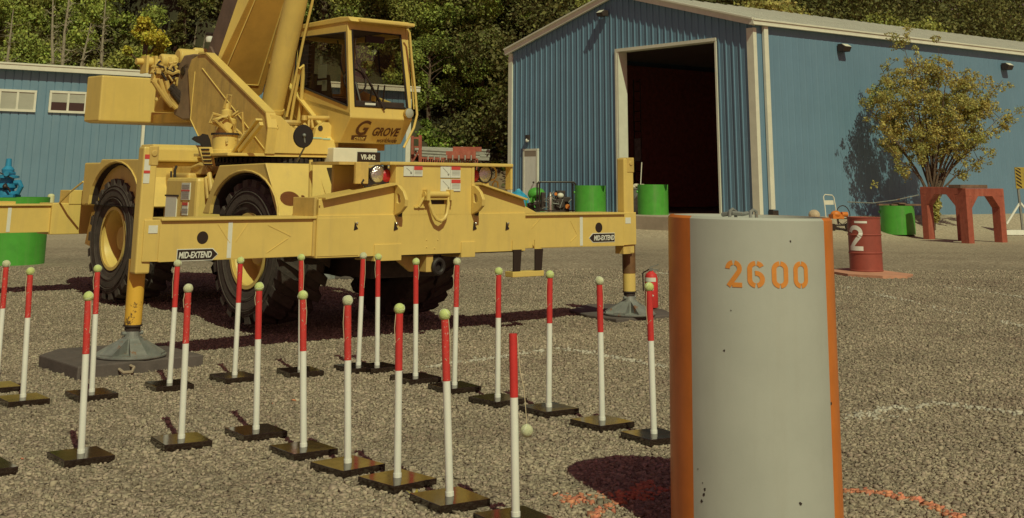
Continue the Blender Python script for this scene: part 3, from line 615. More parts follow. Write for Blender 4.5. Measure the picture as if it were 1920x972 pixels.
# warning decals
def decal(px0,py0,px1,py1,parent,yy=-.254):
    a=cy(px0,py0,yy); b=cy(px1,py1,yy); x0,x1=a[0],b[0]; z1,z0=a[2],b[2]
    o=MB().box(x0,x1,yy-.003,yy,z0,z1).build('warning_label','decal',parent)
    xm=(x0+x1)/2; MB().box(xm+.01,x1-.003,yy-.006,yy-.002,z1-.042,z1-.004).build('label_bar','decalred',o)
    mb=MB(); [mb.box(xm+.02,x1-.012,yy-.005,yy-.002,z1-.055-k*.014,z1-.050-k*.014) for k in range(int((z1-z0-.06)/.014))]
    mb.bar((x0+.03,yy-.004,z1-.02),(xm-.035,yy-.004,z0+.05),.004,.004).sph((xm-.03,yy-.004,z0+.04),.012,5).box(x0+.0,x1,yy-.0045,yy-.002,z0,z0+.003).box(xm-.002,xm+.002,yy-.0045,yy-.002,z0,z1)
    mb.build('label_print','decalgrey',o)
decal(757,311,792,331,crane); decal(826,311,863,334,crane); decal(826,336,863,359,crane)
# head and tail lamps in the bulkhead recesses
def lamps(hx,hz,tx,tz,yy):
    h=MB().lathe([(.0,yy+.10),(.07,yy+.08),(.095,yy+.02),(.10,yy-.01),(.088,yy-.012)],(hx,0,hz),'y',20).build('headlight','dark',crane,smooth=True)
    MB().lathe([(.088,yy-.008),(.06,yy-.022),(0,yy-.03)],(hx,0,hz),'y',20).build('reflector','chrome',h,smooth=True)
    t=MB().lathe([(.0,yy+.06),(.06,yy+.05),(.068,yy-.01)],(tx,0,tz),'y',16).build('tail_light','dark',crane,smooth=True)
    MB().lathe([(.066,yy-.008),(.04,yy-.028),(0,yy-.034)],(tx,0,tz),'y',16).build('red_lens','redlens',t,smooth=True)
    MB().box(hx-.02,hx+.02,yy,yy+.03,hz+.09,1.80).box(tx-.018,tx+.018,yy,yy+.03,tz+.06,1.80).build('lamp_bracket','dark',crane)
yy=-.12
hx,_,hz=cy(708,327,yy); tx,_,tz=cy(724,330,yy); lamps(hx,hz,tx,tz,yy)
hx2,_,hz2=cy(909,327,yy); tx2,_,tz2=cy(889,330,yy); lamps(hx2,hz2,tx2,tz2,yy)
MB().box(hx-.26,hx-.10,-.1,-.06,hz-.10,hz+.12).build('lamp_guard','yel2',crane,bevel=.006)
mb=MB(); q=[cy(a,b,-.10) for a,b in ((682,337),(678,343),(684,350),(705,352),(725,348),(740,345))]; mb.tube(q,.011,6); q=[cy(a,b,-.2) for a,b in ((886,346),(892,358),(898,370))]; mb.tube(q,.011,6); q=[cy(a,b,-.16) for a,b in ((899,345),(894,352),(892,362))]; mb.tube(q,.009,6); mb.build('lamp_cable','black',crane)
mb=MB(); q=[cy(a,b,-.1) for a,b in ((919,312),(926,314),(930,320),(930,332),(926,337),(920,338))]; mb.tube(q,.012,6); q=[cy(a,b,0.0) for a,b in ((921,375),(924,345),(928,340),(933,342),(934,352))]; mb.tube(q,.011,6); mb.build('grab_handle','yel',crane,smooth=True)
mb=MB(); x,_,z=cy(905,346,-.12); mb.prism([(x-.12,z+.02),(x+.08,z+.02),(x+.16,z-.16),(x-.1,z-.16)],'y',-.12,-.09); mb.build('lamp_plate','yel',crane)
mb=MB(); q=[cy(a,b,.3) for a,b in ((700,288),(700,300),(700,310))]; mb.tube([cy(583,300,.6),cy(581,405,.6)],.022,8); mb.build('mirror_post','yel',crane)
# mirrors
Mx=(-1.30,.35,2.09)
mo=MB().lathe([(0,-.018),(.115,-.016),(.122,0),(.112,.02),(.05,.045),(0,.05)],(0,0,0),'y',24).xf(lambda a,b,c:(a+Mx[0],b+Mx[1],c+Mx[2])).build('mirror','black',crane,smooth=True)
MB().tube([(Mx[0]-.01,Mx[1]-.03,Mx[2]+.02),(Mx[0]+.03,Mx[1]+.0,Mx[2]-.1),(Mx[0]+.12,Mx[1]+.3,1.84)],.011,6).sph((Mx[0]-.005,Mx[1]-.03,Mx[2]+.01),.02,6).build('mirror_arm','grey',mo)
# towing pintle and step
mb=MB(); 
a=cy(779,480,-.2);b=cy(818,512,-.2); mb.prism([(a[0]-.22,.885),(a[0]+.05,.70),(b[0]-.1,.70),(b[0]+.0,.70),(b[0]+.02,.83),(b[0]+.1,.885)],'y',-.05,.0); mb.box(a[0]+.13,a[0]+.22,-.22,-.05,.70,.885); mb.build('pintle_plate','yel2',crane,bevel=.006)
x,_,z=cy(822,500,-.24); mb=MB(); mb.tube([(x+.065*math.cos(t),-.24,z+.07*math.sin(t)) for t in np.linspace(0,math.tau,17)[:-1]],.026,8,close=True); mb.box(x-.05,x+.05,-.22,-.05,z-.04,z+.09); mb.build('pintle_hook','black',crane,smooth=True)
so_=MB().box(1.085,1.545,-.28,-.14,.605,.665).build('step','yel',crane,bevel=.006)
for xa in (1.10,1.42): MB().prism([(xa,.90),(xa+.12,.90),(xa+.10,.66),(xa,.64)],'y',-.27,-.255).build('strap','ink',so_)
for xa in (1.09,1.42): MB().prism([(xa,1.0),(xa+.05,.93),(xa+.11,.90),(xa,.90)],'y',-.262,-.25).build('step_bracket','yel',so_)
# outrigger beams --------------------------------------------------------------
ZT,ZB=1.275,.905
def beam(x0,x1,jx,s,yc,full=True):
    lo,hi=min(x0,x1),max(x0,x1)
    if s<0: bx0,bx1=-3.10,hi; sx0,sx1=-3.305,-3.165
    else: bx0,bx1=lo,2.90; sx0=cy(1170,350,-.185)[0]; sx1=cy(1188,350,-.185)[0]
    yj=yc; jx=-3.205 if s<0 else 3.18
    mb=MB(); mb.box(bx0,bx1,yc-.205,yc+.205,ZB,ZT-.012); mb.box(bx0,bx1,yc-.235,yc+.235,ZT-.012,ZT+.012)
    if s<0: mb.box(-3.255,-3.10,yc-.205,yc-.19,ZB,ZT+.0)
    else: mb.box(2.90,sx1+.015,yc-.205,yc-.19,ZB,ZT+.012)
    b=mb.build('outrigger_beam','yel',crane,bevel=.006)
    MB().box(sx0,sx1,yc-.188,yc-.062,.80,1.93).build('jack_sleeve','yel',b,bevel=.015)
    js=MB(); js.box(sx0+.05,sx1+.006,yc-.195,yc-.055,1.76,1.938).cyl(((sx0+sx1)/2+.03,yc-.205,1.87),((sx0+sx1)/2+.03,yc-.04,1.87),.03,n=12); js.build('sleeve_cap','yel2',b,bevel=.008)
    MB().cyl((jx,yj,.34),(jx,yj,.92),.078,n=24).build('jack_rod','rod' if s<0 else 'yel',b,smooth=True)
    if s>0: MB().cyl((jx,yj,.56),(jx,yj,.91),.081,n=24).build('rod_gaiter',mat('brown_gaiter',(.20,.10,.045),.5,noise=.4),b,smooth=True)
    MB().cyl((jx,yj,.30),(jx,yj,.345),.07,n=16).cyl((jx,yj,.335),(jx,yj,.35),.085,n=16).build('rod_end','dark',b,smooth=True)
    fl=MB(); cx_,cz=jx,.085
    fl.lathe([(.31,cz-.01),(.318,cz+.0),(.318,cz+.012),(.27,cz+.018),(.10,cz+.024),(.09,cz+.16),(.0,cz+.16)],(cx_,yj,0),'z',40)
    fl.cyl((cx_,yj,cz+.10),(cx_,yj,cz+.215),.078,.062,n=20).cyl((cx_-.1,yj,cz+.19),(cx_+.1,yj,cz+.19),.018,n=8)
    for k in range(6):
        t=k*math.tau/6+.35; n0=len(fl.v); fl.add([(.05,-.035,cz+.17),(.05,.035,cz+.17),(.295,.075,cz+.03),(.295,-.075,cz+.03),(.05,-.035,cz+.02),(.05,.035,cz+.02),(.295,.075,cz+.012),(.295,-.075,cz+.012)],[(0,1,2,3),(0,3,7,4),(1,5,6,2),(3,2,6,7)]); fl.xf(lambda a,b,c:(cx_+a*math.cos(t)-b*math.sin(t),yj+a*math.sin(t)+b*math.cos(t),c),n0)
    fl.build('float_plate','grey',b)
    if full:
        xs=(x0+ (x1-x0)*.5)
        for px,py0,py1,w_ in (((433,413,482,.045),) if s<0 else ((1090,402,453,.045),)):
            x,_,z=cy(px,py0,yc-.208); MB().box(x-w_/2,x+w_/2,yc-.208,yc-.2045,ZB+.01,ZT-.03).build('white_stripe','decal',b)
        px,py=((380,446) if s<0 else (1123,427)); x,_,z=cy(px,py,yc-.207)
        MB().cyl((x,yc-.2065,z),(x,yc-.19,z),.058,n=22).build('beam_hole','ink',b)
        # label
        pts=((332,485),(398,471)) if s<0 else ((1112,453),(1152,439))
        q0=cy(pts[0][0],pts[0][1],yc-.207); q1=cy(pts[1][0],pts[1][1],yc-.207); zc=(q0[2]+q1[2])/2; xa,xb=q0[0],q1[0]; h=.047
        if s<0: pg=[(xa,zc-h),(xb,zc-h),(xb+.055,zc),(xb,zc+h),(xa,zc+h)]
        else: pg=[(xa,zc-h),(xb,zc-h),(xb,zc+h),(xa,zc+h),(xa-.06,zc)]
        w0=MB().prism([( (p[0]-(xa+xb)/2)*1.035+(xa+xb)/2,(p[1]-zc)*1.16+zc) for p in pg],'y',yc-.2075,yc-.2045).build('arrow_label','decal',b)
        MB().prism(pg,'y',yc-.2095,yc-.207).build('label_field','ink',w0)
        wd=xb-xa; text('MID-EXTEND',.078,(xa+wd*.03,yc-.2095,zc-.027),(1,0,0),(0,0,1),'decal',w0,'label_text',ext=.0012,shear=.18,off=.0022,sx=wd*.93/.455,spacing=1.0)
        mb=MB(); zz=ZT-.08; xx=(-3.17 if s<0 else 2.97); mb.box(xx-.045,xx+.045,yc-.208,yc-.2045,zz-.04,zz+.03); mb.build('small_sticker','decal',b)
        mb=MB()
        for (a,b_,c,d) in (((-1.98,1.21,-1.72,1.10),(-1.98,.95,-1.75,1.08),(-2.52,1.23,-2.38,1.05),(-2.2,1.23,-2.32,1.06)) if s<0 else ((1.55,1.23,1.42,1.12),(2.02,1.2,2.12,1.05),(2.02,.96,2.12,1.03))): mb.tube([(a,yc-.206,b_),(c,yc-.206,d)],.004,4)
        mb.build('weld_seam','yel',b)
    return b
bl=beam(-3.28,-1.40,-3.20,-1,0.0)
br=beam(1.25,3.09,3.19,1,0.0)
br2=MB().box(2.90,3.02,-.19,-.05,.80,.90).build('beam_foot','yel2',br)
YR=7.15
beam(-3.28,-.6,-3.20,-1,YR,False); beam(.6,3.28,3.20,1,YR,False)
MB().box(-1.45,1.45,YR-.26,YR+.26,.87,1.30).box(-1.22,-.95,YR-.27,YR+.1,1.28,1.48).build('rear_outrigger_housing','yel',crane,bevel=.01)
mb=MB(); x,_,z=cy(65,440,YR-.207); xx=cy(18,400,YR-.21)[0]; MB().box(xx-.025,xx+.025,YR-.209,YR-.2045,ZB+.01,ZT-.03).build('white_stripe','decal',crane)
MB().box(-3.0,-1.95,YR-.2,YR+.2,ZT+.012,ZT+.05).build('beam_pad','yel',crane)
mb=MB(); mb.tube([(-1.35,6.9,1.30),(-1.33,6.6,1.45),(-1.27,6.3,1.60)],.014,6); mb.prism([(6.1,1.22),(6.45,1.18),(6.6,.75),(6.4,.72)],'x',-1.05,-1.0); mb.build('rear_bracket','yel',crane)
# decals on left jack
mb=MB(); mb.box(-3.309,-3.3,-.07,.07,1.5,1.85); 
lab=MB().box(-3.295,-3.235,-.1915,-.1885,1.60,1.86).build('jack_label','decal',bl); MB().box(-3.295,-3.235,-.1945,-.191,1.82,1.86).box(-3.295,-3.235,-.1945,-.191,1.69,1.715).build('label_bar','decalred',lab)
# turntable -------------------------------------------------------------------
tn=MB().lathe([(.0,1.80),(.80,1.80),(.80,1.845),(.77,1.85),(.77,1.90),(.74,1.905),(0,1.905)],(-.05,3.15,0),'z',48)
for k in range(72): t=k*math.tau/72; tn.box(-.014,.014,-.02,.02,1.835,1.90); tn.xf(lambda a,b,c:(-.05+(.785+a)*math.cos(t)-b*math.sin(t),3.15+(.785+a)*math.sin(t)+b*math.cos(t),c),len(tn.v)-8)
tn.build('slew_ring','black',crane)
mb=MB(); mb.box(-1.12,-.6,2.36,3.25,1.915,1.95).box(-.6,.40,2.36,4.3,1.915,1.95); mb.build('slew_deck','yel',crane,bevel=.006)
# left boom pedestal plate
PXL=-.60
pl=[(2.37,1.95),(3.86,1.95),(4.0,2.06),(4.42,2.42),(4.60,3.08),(4.52,3.22),(4.30,3.27),(4.08,3.26),(2.40,2.42),(2.33,2.24)]
pp=MB().prism(pl,'x',PXL-.02,PXL+.02).build('boom_pedestal','yel2',crane,bevel=.005)
mb=MB(); mb.add([],[]); e=[(4.30,3.285),(4.08,3.275),(2.38,2.435),(2.31,2.25),(2.35,1.95)]
for (a,b),(c,d) in zip(e[:-1],e[1:]): mb.bar((PXL+.03,a,b),(PXL+.03,c,d),.13,.022,upv=(0,(d-b),-(c-a)))
mb.build('pedestal_flange','yel',pp)
mb=MB()
for a,b in (((4.17,3.08),(2.36,1.99)),((4.42,2.42),(4.38,3.05)),((4.42,2.42),(3.88,1.96))): mb.tube([(PXL-.022,a[0],a[1]),(PXL-.022,b[0],b[1])],.009,5)
mb.build('weld_line','yel',pp)
MB().prism([(4.62,3.22),(4.98,3.12),(5.0,2.50),(4.70,2.42),(4.42,2.42),(4.60,3.08)],'x',-.60,-.42).prism([(4.50,3.30),(4.80,3.30),(5.0,3.12),(4.62,3.1)],'x',-.60,-.40).build('pivot_block',mat('dull_pivot_paint',(.27,.185,.12),.7,noise=.25),crane,bevel=.02)  # block coloured a duller brown than the plates beside it
MB().cyl((-.615,4.78,3.08),(-.59,4.78,3.08),.06,n=16).build('pivot_hole','ink',crane)
# right plate, front block
MB().prism([(2.37,1.95),(3.6,1.95),(4.4,3.2),(4.1,3.26),(2.55,2.22),(2.37,2.13)],'x',.36,.40).build('boom_pedestal','yel2',crane,bevel=.005)
mb=MB()
for (a,b),(c,d) in zip([(4.1,3.28),(2.52,2.26)],[(2.52,2.26),(2.36,2.1)]): mb.bar((.33,a,b),(.33,c,d),.12,.022,upv=(0,(d-b),-(c-a)))
mb.build('pedestal_flange','yel',crane)
fbk=MB(); fbk.prism([(-.58,1.955),(.40,1.955),(.40,2.10),(.34,2.135),(.02,2.15),(-.10,2.20),(-.28,2.27),(-.44,2.40),(-.58,2.42)],'y',2.34,2.55); fbk.prism([(.08,2.13),(.35,2.13),(.35,2.30),(.30,2.35),(.22,2.35),(.12,2.28)],'y',2.42,2.50); fo=fbk.build('front_block','yel',crane,bevel=.008)
x,_,z=cy(601,241,2.415); MB().cyl((x,2.415,z),(x,2.44,z),.035,n=14).build('lug_hole','dark',fo)
x,_,z=cy(517,238,2.335); MB().tube([(x+.033*math.cos(t),2.335,z+.03*math.sin(t)) for t in np.linspace(0,math.tau,13)[:-1]],.009,6,close=True).build('boss_ring','yel',fo)
mb=MB(); mb.box(*sorted((cy(585,250,2.335)[0],cy(604,250,2.335)[0])),2.332,2.338,2.143,2.16).box(*sorted((cy(604,250,2.335)[0]+.01,cy(620,250,2.335)[0])),2.332,2.338,2.135,2.152); mb.build('glass_strip','paper',fo)
mb=MB(); mb.cyl((.02,2.5,2.40),(.42,2.5,2.41),.03,n=10).cyl((-.02,2.5,2.37),(-.02,2.5,2.43),.035,n=8).cyl((.36,2.5,2.37),(.36,2.5,2.45),.035,n=8).tube([(.05,2.5,2.4),(.02,2.45,2.25),(.02,2.42,2.14)],.014,6).tube([(.08,2.5,2.4),(.1,2.48,2.28)],.02,6); mb.build('control_valve','yel2',crane,smooth=True)
# slew gearbox with its hose knot
gx=-.86;gy=2.95
mb=MB(); mb.lathe([(.19,1.95),(.19,1.99),(.155,2.0),(.155,2.17),(.17,2.175),(.17,2.195),(.13,2.20),(.13,2.36),(.11,2.38),(.07,2.39),(.07,2.47),(.03,2.49),(.03,2.56),(0,2.56)],(gx,gy,0),'z',20)
gb=mb.build('slew_gearbox','yel',crane,smooth=True)
MB().lathe([(.175,2.172),(.175,2.198)],(gx,gy,0),'z',20).build('seal_ring','dark',gb)
mb=MB(); g2=random.Random(4)
for k in range(9):
    t=g2.uniform(0,6.28); a=(gx+.12*math.cos(t),gy+.12*math.sin(t),2.3+g2.uniform(-.1,.15)); b=(gx+g2.uniform(-.28,.28),gy+g2.uniform(-.22,.1),2.15+g2.uniform(-.1,.3)); c=(gx+g2.uniform(-.2,.25),gy+g2.uniform(-.2,.1),2.05+g2.uniform(-.05,.3)); mb.tube([a,((a[0]+b[0])/2,(a[1]+b[1])/2-.06,max(a[2],b[2])+.05),b,c],.016,6)
mb.tube([(gx-.04,gy,2.5),(gx-.03,gy-.05,2.66),(gx+.03,gy-.04,2.66),(gx+.04,gy,2.5)],.014,6); mb.tube([(gx-.05,gy-.1,2.38),(gx-.25,gy-.12,2.42),(gx-.27,gy-.1,2.32),(gx-.1,gy-.1,2.27)],.02,6); mb.build('gearbox_hose','yel2',gb,smooth=True)
a=cx(440,287,-.9);b=cx(486,224,-.9); MB().bar(a,b,.03,.09,upv=(1,0,0)).bar((a[0],a[1]-.12,a[2]+.02),(b[0],b[1]-.06,b[2]-.05),.05,.05,upv=(1,0,0)).build('diagonal_strut','yel',crane,bevel=.005)
mb=MB(); mb.cyl((-.82,2.62,1.96),(-.82,2.62,2.13),.045,n=10).tube([(-.82,2.62,2.1),(-.78,2.6,2.2),(-.72,2.5,2.22)],.02,6).tube([(-.85,2.6,2.05),(-.9,2.5,2.1),(-.8,2.45,2.18)],.015,6).sph((-.8,2.52,2.16),.035,6); mb.build('hose_swivel','yel2',crane,smooth=True)
# lift cylinder
cb=Vector((0,3.40,2.44)); ct=Vector((0,2.87,3.93)); dr=(ct-cb).normalized()
lc=MB().cyl(cb-dr*.15,cb+dr*3.6,.150,n=28).build('lift_cylinder','yel',crane,smooth=True)
mb=MB(); mb.cyl(cb+dr*.08,cb+dr*.13,.165,n=28); mb.tube([(.19,3.32-.02,2.45),(.20,3.10,3.05),(.205,2.98,3.45),(.21,2.4,5.0)],.018,8); mb.tube([(.25,3.3,2.35),(.24,3.2,2.7),(.235,3.1,3.02),(.215,3.08,3.05)],.02,8); mb.tube([(.31,3.2,2.35),(.31,3.15,2.6),(.29,3.1,2.98),(.25,3.05,3.10),(.21,3.06,3.05)],.026,8); mb.build('cylinder_pipe','yel',lc,smooth=True)
mb=MB(); mb.lathe([(0,0),(.19,0),(.20,.03),(.19,.06),(0,.07)],(.10,3.15,2.33),'z',16); mb.tube([(.15,3.0,2.3),(.2,2.85,2.2),(.12,2.75,2.12)],.03,8).tube([(.02,2.9,2.3),(.08,2.8,2.2),(.0,2.7,2.1)],.022,6).tube([(.28,3.0,2.35),(.34,2.85,2.2),(.3,2.75,2.1)],.022,6).box(-.1,.3,2.7,3.0,2.0,2.12); mb.build('cylinder_foot','yel2',crane,smooth=True)
# boom: box section leaning toward the viewer; pixels are read on its underside plane
BE=R(62); dB=Vector((0,-math.cos(BE),math.sin(BE))); nB=Vector((0,-math.sin(BE),-math.cos(BE)))   # along the boom, out of the underside
QBm=Vector((0,3.57,3.97))
def bu(px,py):
    n3=-N3*nB.y+np.array([0,0,1])*nB.z; Q=OC-N3*QBm.y+np.array([0,0,QBm.z]); q=onpl(px,py,Q,n3)-OC; return Vector((q@A3,-(q@N3),q[2]))
TL=bu(467,0);TR=bu(542,0);BR=bu(492,176);BRc=bu(482,184);BLc=bu(430,176);BL=bu(409,122)
def slab(pts,t0,t1):
    mb=MB(); n=len(pts); vs=[p-nB*t0 for p in pts]+[p-nB*t1 for p in pts]
    return mb.add(vs,[tuple(range(n))[::-1],tuple(range(n,2*n))]+[(i,(i+1)%n,n+(i+1)%n,n+i) for i in range(n)])
E1,E2=TL+dB*4.6,TR+dB*4.6
slab([BL,BLc,BRc,BR,TR,E2,E1,TL],0,.40).build('boom','boom',crane,bevel=.01)
mb=MB(); pth=[bu(428,150),bu(436,157),bu(484,160),bu(534,0)]; pth.append(pth[-1]+dB*4.5)
pth=[p+nB*.004 for p in pth]
mb.tube(pth,.010,5); a=bu(424,128)+nB*.004; b=bu(478,0)+nB*.004; mb.tube([a,b,b+dB*4.5],.010,5); mb.build('boom_seam','yel',crane)
# bright chamfered corner rail and the left side in a darker brown
v=Vector((-.05,0,0))-nB*.045; w2=Vector((-.105,0,0))-nB*.10
mb=MB(); B0=bu(411,118); T0=TL; Te=TL+dB*4.5
mb.add([B0,T0,Te,Te+w2,T0+w2,B0+v*.6,B0-nB*.2,Te-nB*.2],[(0,1,4,5),(1,2,3,4),(0,5,6),(2,7,3)]); mb.add([B0+v*.6,T0+w2,Te+w2,Te+w2+Vector((.05,0,0)),T0+w2+Vector((.05,0,0)),B0+v*.6+Vector((.05,0,0))],[(0,1,4,5),(1,2,3,4)]); mb.build('boom_corner_rail','yel',crane)
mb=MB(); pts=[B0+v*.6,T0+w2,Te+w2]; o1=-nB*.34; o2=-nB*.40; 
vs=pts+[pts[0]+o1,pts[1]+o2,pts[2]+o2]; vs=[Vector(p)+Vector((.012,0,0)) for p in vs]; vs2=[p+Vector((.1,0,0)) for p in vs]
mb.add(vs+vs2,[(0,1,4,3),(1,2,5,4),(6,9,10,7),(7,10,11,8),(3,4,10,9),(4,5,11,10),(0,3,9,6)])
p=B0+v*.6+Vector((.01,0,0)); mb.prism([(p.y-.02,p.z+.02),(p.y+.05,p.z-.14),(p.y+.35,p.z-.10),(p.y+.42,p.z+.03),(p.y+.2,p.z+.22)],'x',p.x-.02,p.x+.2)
mb.build('boom_dark_side',mat('dark_boom_side',(.16,.10,.08),.75,noise=.25),crane,bevel=.006)
mb=MB(); x,y,z=cy(393,79,5.0); mb.lathe([(0,0),(.05,0),(.06,.04),(.05,.09),(0,.10)],(x,y,z),'z',14); o=mb.build('beacon','lens',crane,smooth=True); MB().lathe([(.065,.09),(.07,.11),(.05,.13),(0,.135)],(x,y,z),'z',14).build('beacon_cap','ink',o,smooth=True)
# counterweight
mb=MB(); mb.prism([(-1.20,6.1),(1.29,6.1),(1.29,6.5),(1.0,6.95),(-1.0,6.95),(-1.25,6.50)],'z',2.43,3.07); mb.build('counterweight','yel',crane,bevel=.02)
MB().box(-.40,.9,5.0,6.1,2.42,2.55).build('counterweight_frame','yel2',crane,bevel=.01)
# winch cluster above the counterweight
def dr_(x0,x1,y,z,r): 
    return [(0,x0),(r*.8,x0),(r,x0+.02),(r,x1-.02),(r*.8,x1),(0,x1)]
wn=MB()
for p0,p1,r in (((303,120),(322,112),.105),((336,112),(362,106),.125),((366,100),(380,96),.06),((274,117),(282,117),.07)):
    a=cy(p0[0],p0[1],5.2); b=cy(p1[0],p1[1],5.2); wn.lathe(dr_(a[0]-.03,b[0]+.06,0,0,r),(0,5.2,(a[2]+b[2])/2),'x',18)
a=cy(300,118,5.2)[2]; wn.cyl((-1.1,5.22,a),(-.2,5.22,a+.02),.045,n=12)
for px in (276,292,318,331): x=cy(px,120,5.1)[0]; wn.box(x-.018,x+.018,5.08,5.28,a-.16,a+.08)
wn.build('hoist_winch','yel',crane,smooth=True,bevel=.004)
g2=random.Random(9); hz=MB(); hd=MB()
for k in range(26):
    p=[g2.uniform(285,345),g2.uniform(118,150)]; q=[]
    yy=5.0+g2.uniform(-.1,.1)
    for s_ in range(4): q.append(cy(p[0],p[1],yy)); p[0]+=g2.uniform(-10,16); p[1]+=g2.uniform(-4,18)
    (hz if k%4 else hd).tube(q,g2.uniform(.014,.028),6)
for pts in (((300,150),(308,175),(318,192),(330,203)),((312,152),(318,178),(330,197),(338,206)),((286,150),(296,165),(306,180),(322,199))): hz.tube([cy(a_,b_,4.9) for a_,b_ in pts],.034,8)
for pts in (((318,165),(335,180),(350,196)),((322,172),(337,190),(352,204)),((326,168),(345,190),(352,200)),((322,160),(330,170),(352,190))): hd.tube([cy(a_,b_,4.85) for a_,b_ in pts],.035,8)
for k in range(30):
    x,y,z=cy(g2.uniform(288,352),g2.uniform(122,165),5.0+g2.uniform(-.1,.15)); r=g2.uniform(.02,.05); hz.box(x-r,x+r,y-r,y+r,z-r*.8,z+r*.8)
hz.build('hydraulic_hose','yel2',crane,smooth=True); hd.build('hydraulic_hose','dark',crane,smooth=True)
MB().box(-.62,-.2,5.3,5.6,2.56,3.15).build('winch_mount','boom',crane,bevel=.02)
# ---------------------------------------------------------------- CAB
CX0,CX1=.335,1.275; CF=2.05
def fx(z): return 2.0+ (z-2.5)*.125       # y of the leaning windscreen plane
cab=MB()
# lower body
cab.prism([(fx(2.46),2.46),(1.985,2.40),(2.22,2.10),(2.95,2.10),(3.62,2.70),(3.62,2.78),(fx(2.53),2.47)],'x',CX0,CX1)
for x0 in (CX0,CX1-.035): cab.ring([(fx(3.60),3.60),(3.62,3.63),(3.62,2.70),(fx(2.46),2.40)],[(fx(3.49)+.05,3.47),(3.36,3.49),(3.38,2.885),(fx(2.55)+.05,2.545)],'x',x0,x0+.035)
n0=len(cab.v); cab.ring([(CX0,3.62),(CX1-.04,3.60),(CX1,2.45),(CX0,2.45)],[(CX0+.065,3.50),(CX1-.13,3.49),(CX1-.065,2.54),(CX0+.075,2.545)],'y',0,.035)
cab.xf(lambda a,b,c:(a,fx(c)+b,c),n0)
n0=len(cab.v); cab.ring([(CX0,3.62),(CX1,3.60),(CX1,2.70),(CX0,2.70)],[(CX0+.08,3.50),(CX1-.08,3.49),(CX1-.08,2.80),(CX0+.08,2.80)],'y',3.59,3.62)
cab.box(CX0+.02,CX1-.03,2.2,3.6,3.585,3.61)
co=cab.build('cab','yel',crane,bevel=.012)
mb=MB(); mb.prism([(2.02,3.60),(2.10,3.665),(2.3,3.68),(3.64,3.66),(3.66,3.60)],'x',CX0-.015,CX1-.01); mb.box(CX0+.10,CX1+.0,1.97,2.12,3.595,3.64); mb.build('cab_roof','yel',co,bevel=.012)
# rubber surrounds
mb=MB(); ins=[(fx(3.49)+.05,3.47),(3.36,3.49),(3.38,2.885),(fx(2.55)+.05,2.545)]
mb.tube([(CX0-.002,a,b) for a,b in ins],.014,6,close=True); inw=[(CX0+.065,3.50),(CX1-.13,3.49),(CX1-.065,2.54),(CX0+.075,2.545)]
mb.tube([(a,fx(b)-.002,b) for a,b in inw],.016,6,close=True); mb.build('window_seal','black',co,smooth=True)
MB().add([(CX0+.018,a,b) for a,b in ins],[(0,1,2,3)]).build('side_window','glass',co)
MB().add([(CX1-.018,a,b) for a,b in ins],[(0,1,2,3)]).build('side_window','glass',co)
MB().add([(a,fx(b)+.016,b) for a,b in inw],[(0,1,2,3)]).build('windscreen','glass',co)
MB().box(CX0+.08,CX1-.08,3.60,3.605,2.8,3.5).build('rear_window','glass',co)
inner=mat('cab_interior',(.07,.045,.042),.8,noise=.3)
mb=MB(); mb.box(CX0+.04,CX1-.04,2.25,3.55,2.30,2.46).box(CX0+.15,CX0+.55,2.95,3.4,2.46,2.70).prism([(3.2,2.7),(3.30,2.7),(3.38,3.02),(3.3,3.03)],'x',CX0+.18,CX0+.50).box(CX0+.05,CX1-.06,2.08,2.35,2.42,2.62).box(CX0+.05,CX1-.05,2.2,3.56,3.55,3.58).box(CX0+.04,CX0+.07,3.0,3.55,2.5,3.4)
si=mb.build('driver_seat',inner,co,bevel=.02)
mb=MB(); mb.cyl((CX0+.42,2.42,2.62),(CX0+.42,2.55,2.88),.02,n=8); n0=len(mb.v); mb.tube([(CX0+.42+.17*math.cos(t),2.57+.05*math.sin(t),2.90+.16*math.sin(t)) for t in np.linspace(0,math.tau,17)[:-1]],.014,6,close=True); [mb.cyl((CX0+.62+.1*k,2.5,2.6),(CX0+.62+.1*k,2.46,2.86),.012,n=6) for k in (0,1,2)]
mb.tube([(CX1-.35,3.3,3.5),(CX1-.33,3.2,3.1),(CX1-.3,2.9,2.7)],.012,6); mb.build('steering_wheel','ink',co)
mb=MB(); 
for k in range(8): mb.box(CX0+.015,CX0+.03,3.33-.032*k-.006,3.33-.032*k,2.86,3.45)
for k in range(10): mb.box(CX0+.015,CX0+.03,3.02,3.34,2.90+.058*k,2.906+.058*k)
mb.build('window_mesh',inner,co)
mb=MB(); a=cx(597,122,CX0+.03); b=cx(612,146,CX0+.03); mb.box(CX0+.03,CX0+.034,b[1],a[1],b[2],a[2]); a=cx(604,152,CX0+.03); b=cx(612,170,CX0+.03); mb.box(CX0+.03,CX0+.034,b[1],a[1],b[2],a[2]); a=cx(595,152,CX0+.03); b=cx(612,158,CX0+.03); mb.box(CX0+.03,CX0+.0345,b[1],a[1],b[2],a[2]);a=cx(600,106,CX0+.03); b=cx(604,120,CX0+.03); mb.box(CX0+.03,CX0+.034,b[1],a[1],b[2],a[2]); mb.build('chart_sheet','paper',co)
mb=MB(); a=cx(563,131,CX0+.03); b=cx(577,147,CX0+.03); mb.box(CX0+.03,CX0+.034,b[1],a[1],b[2],a[2]); mb.build('side_label','pane',co)
def ws(px,py,o=.02): x,y,z=cy(px,py,fx(3.0)); x,y,z=cy(px,py,fx(z)); return (x,fx(z)-o,z)
mb=MB(); mb.tube([ws(668,118),ws(692,160,.05),ws(707,188,.05)],.010,6).bar(ws(690,156,.03),ws(719,206,.03),.022,.022).tube([ws(666,72),ws(664,84),ws(668,118)],.006,5).tube([ws(692,160,.04),ws(712,200,.02)],.006,5); mb.build('wiper','ink',co)
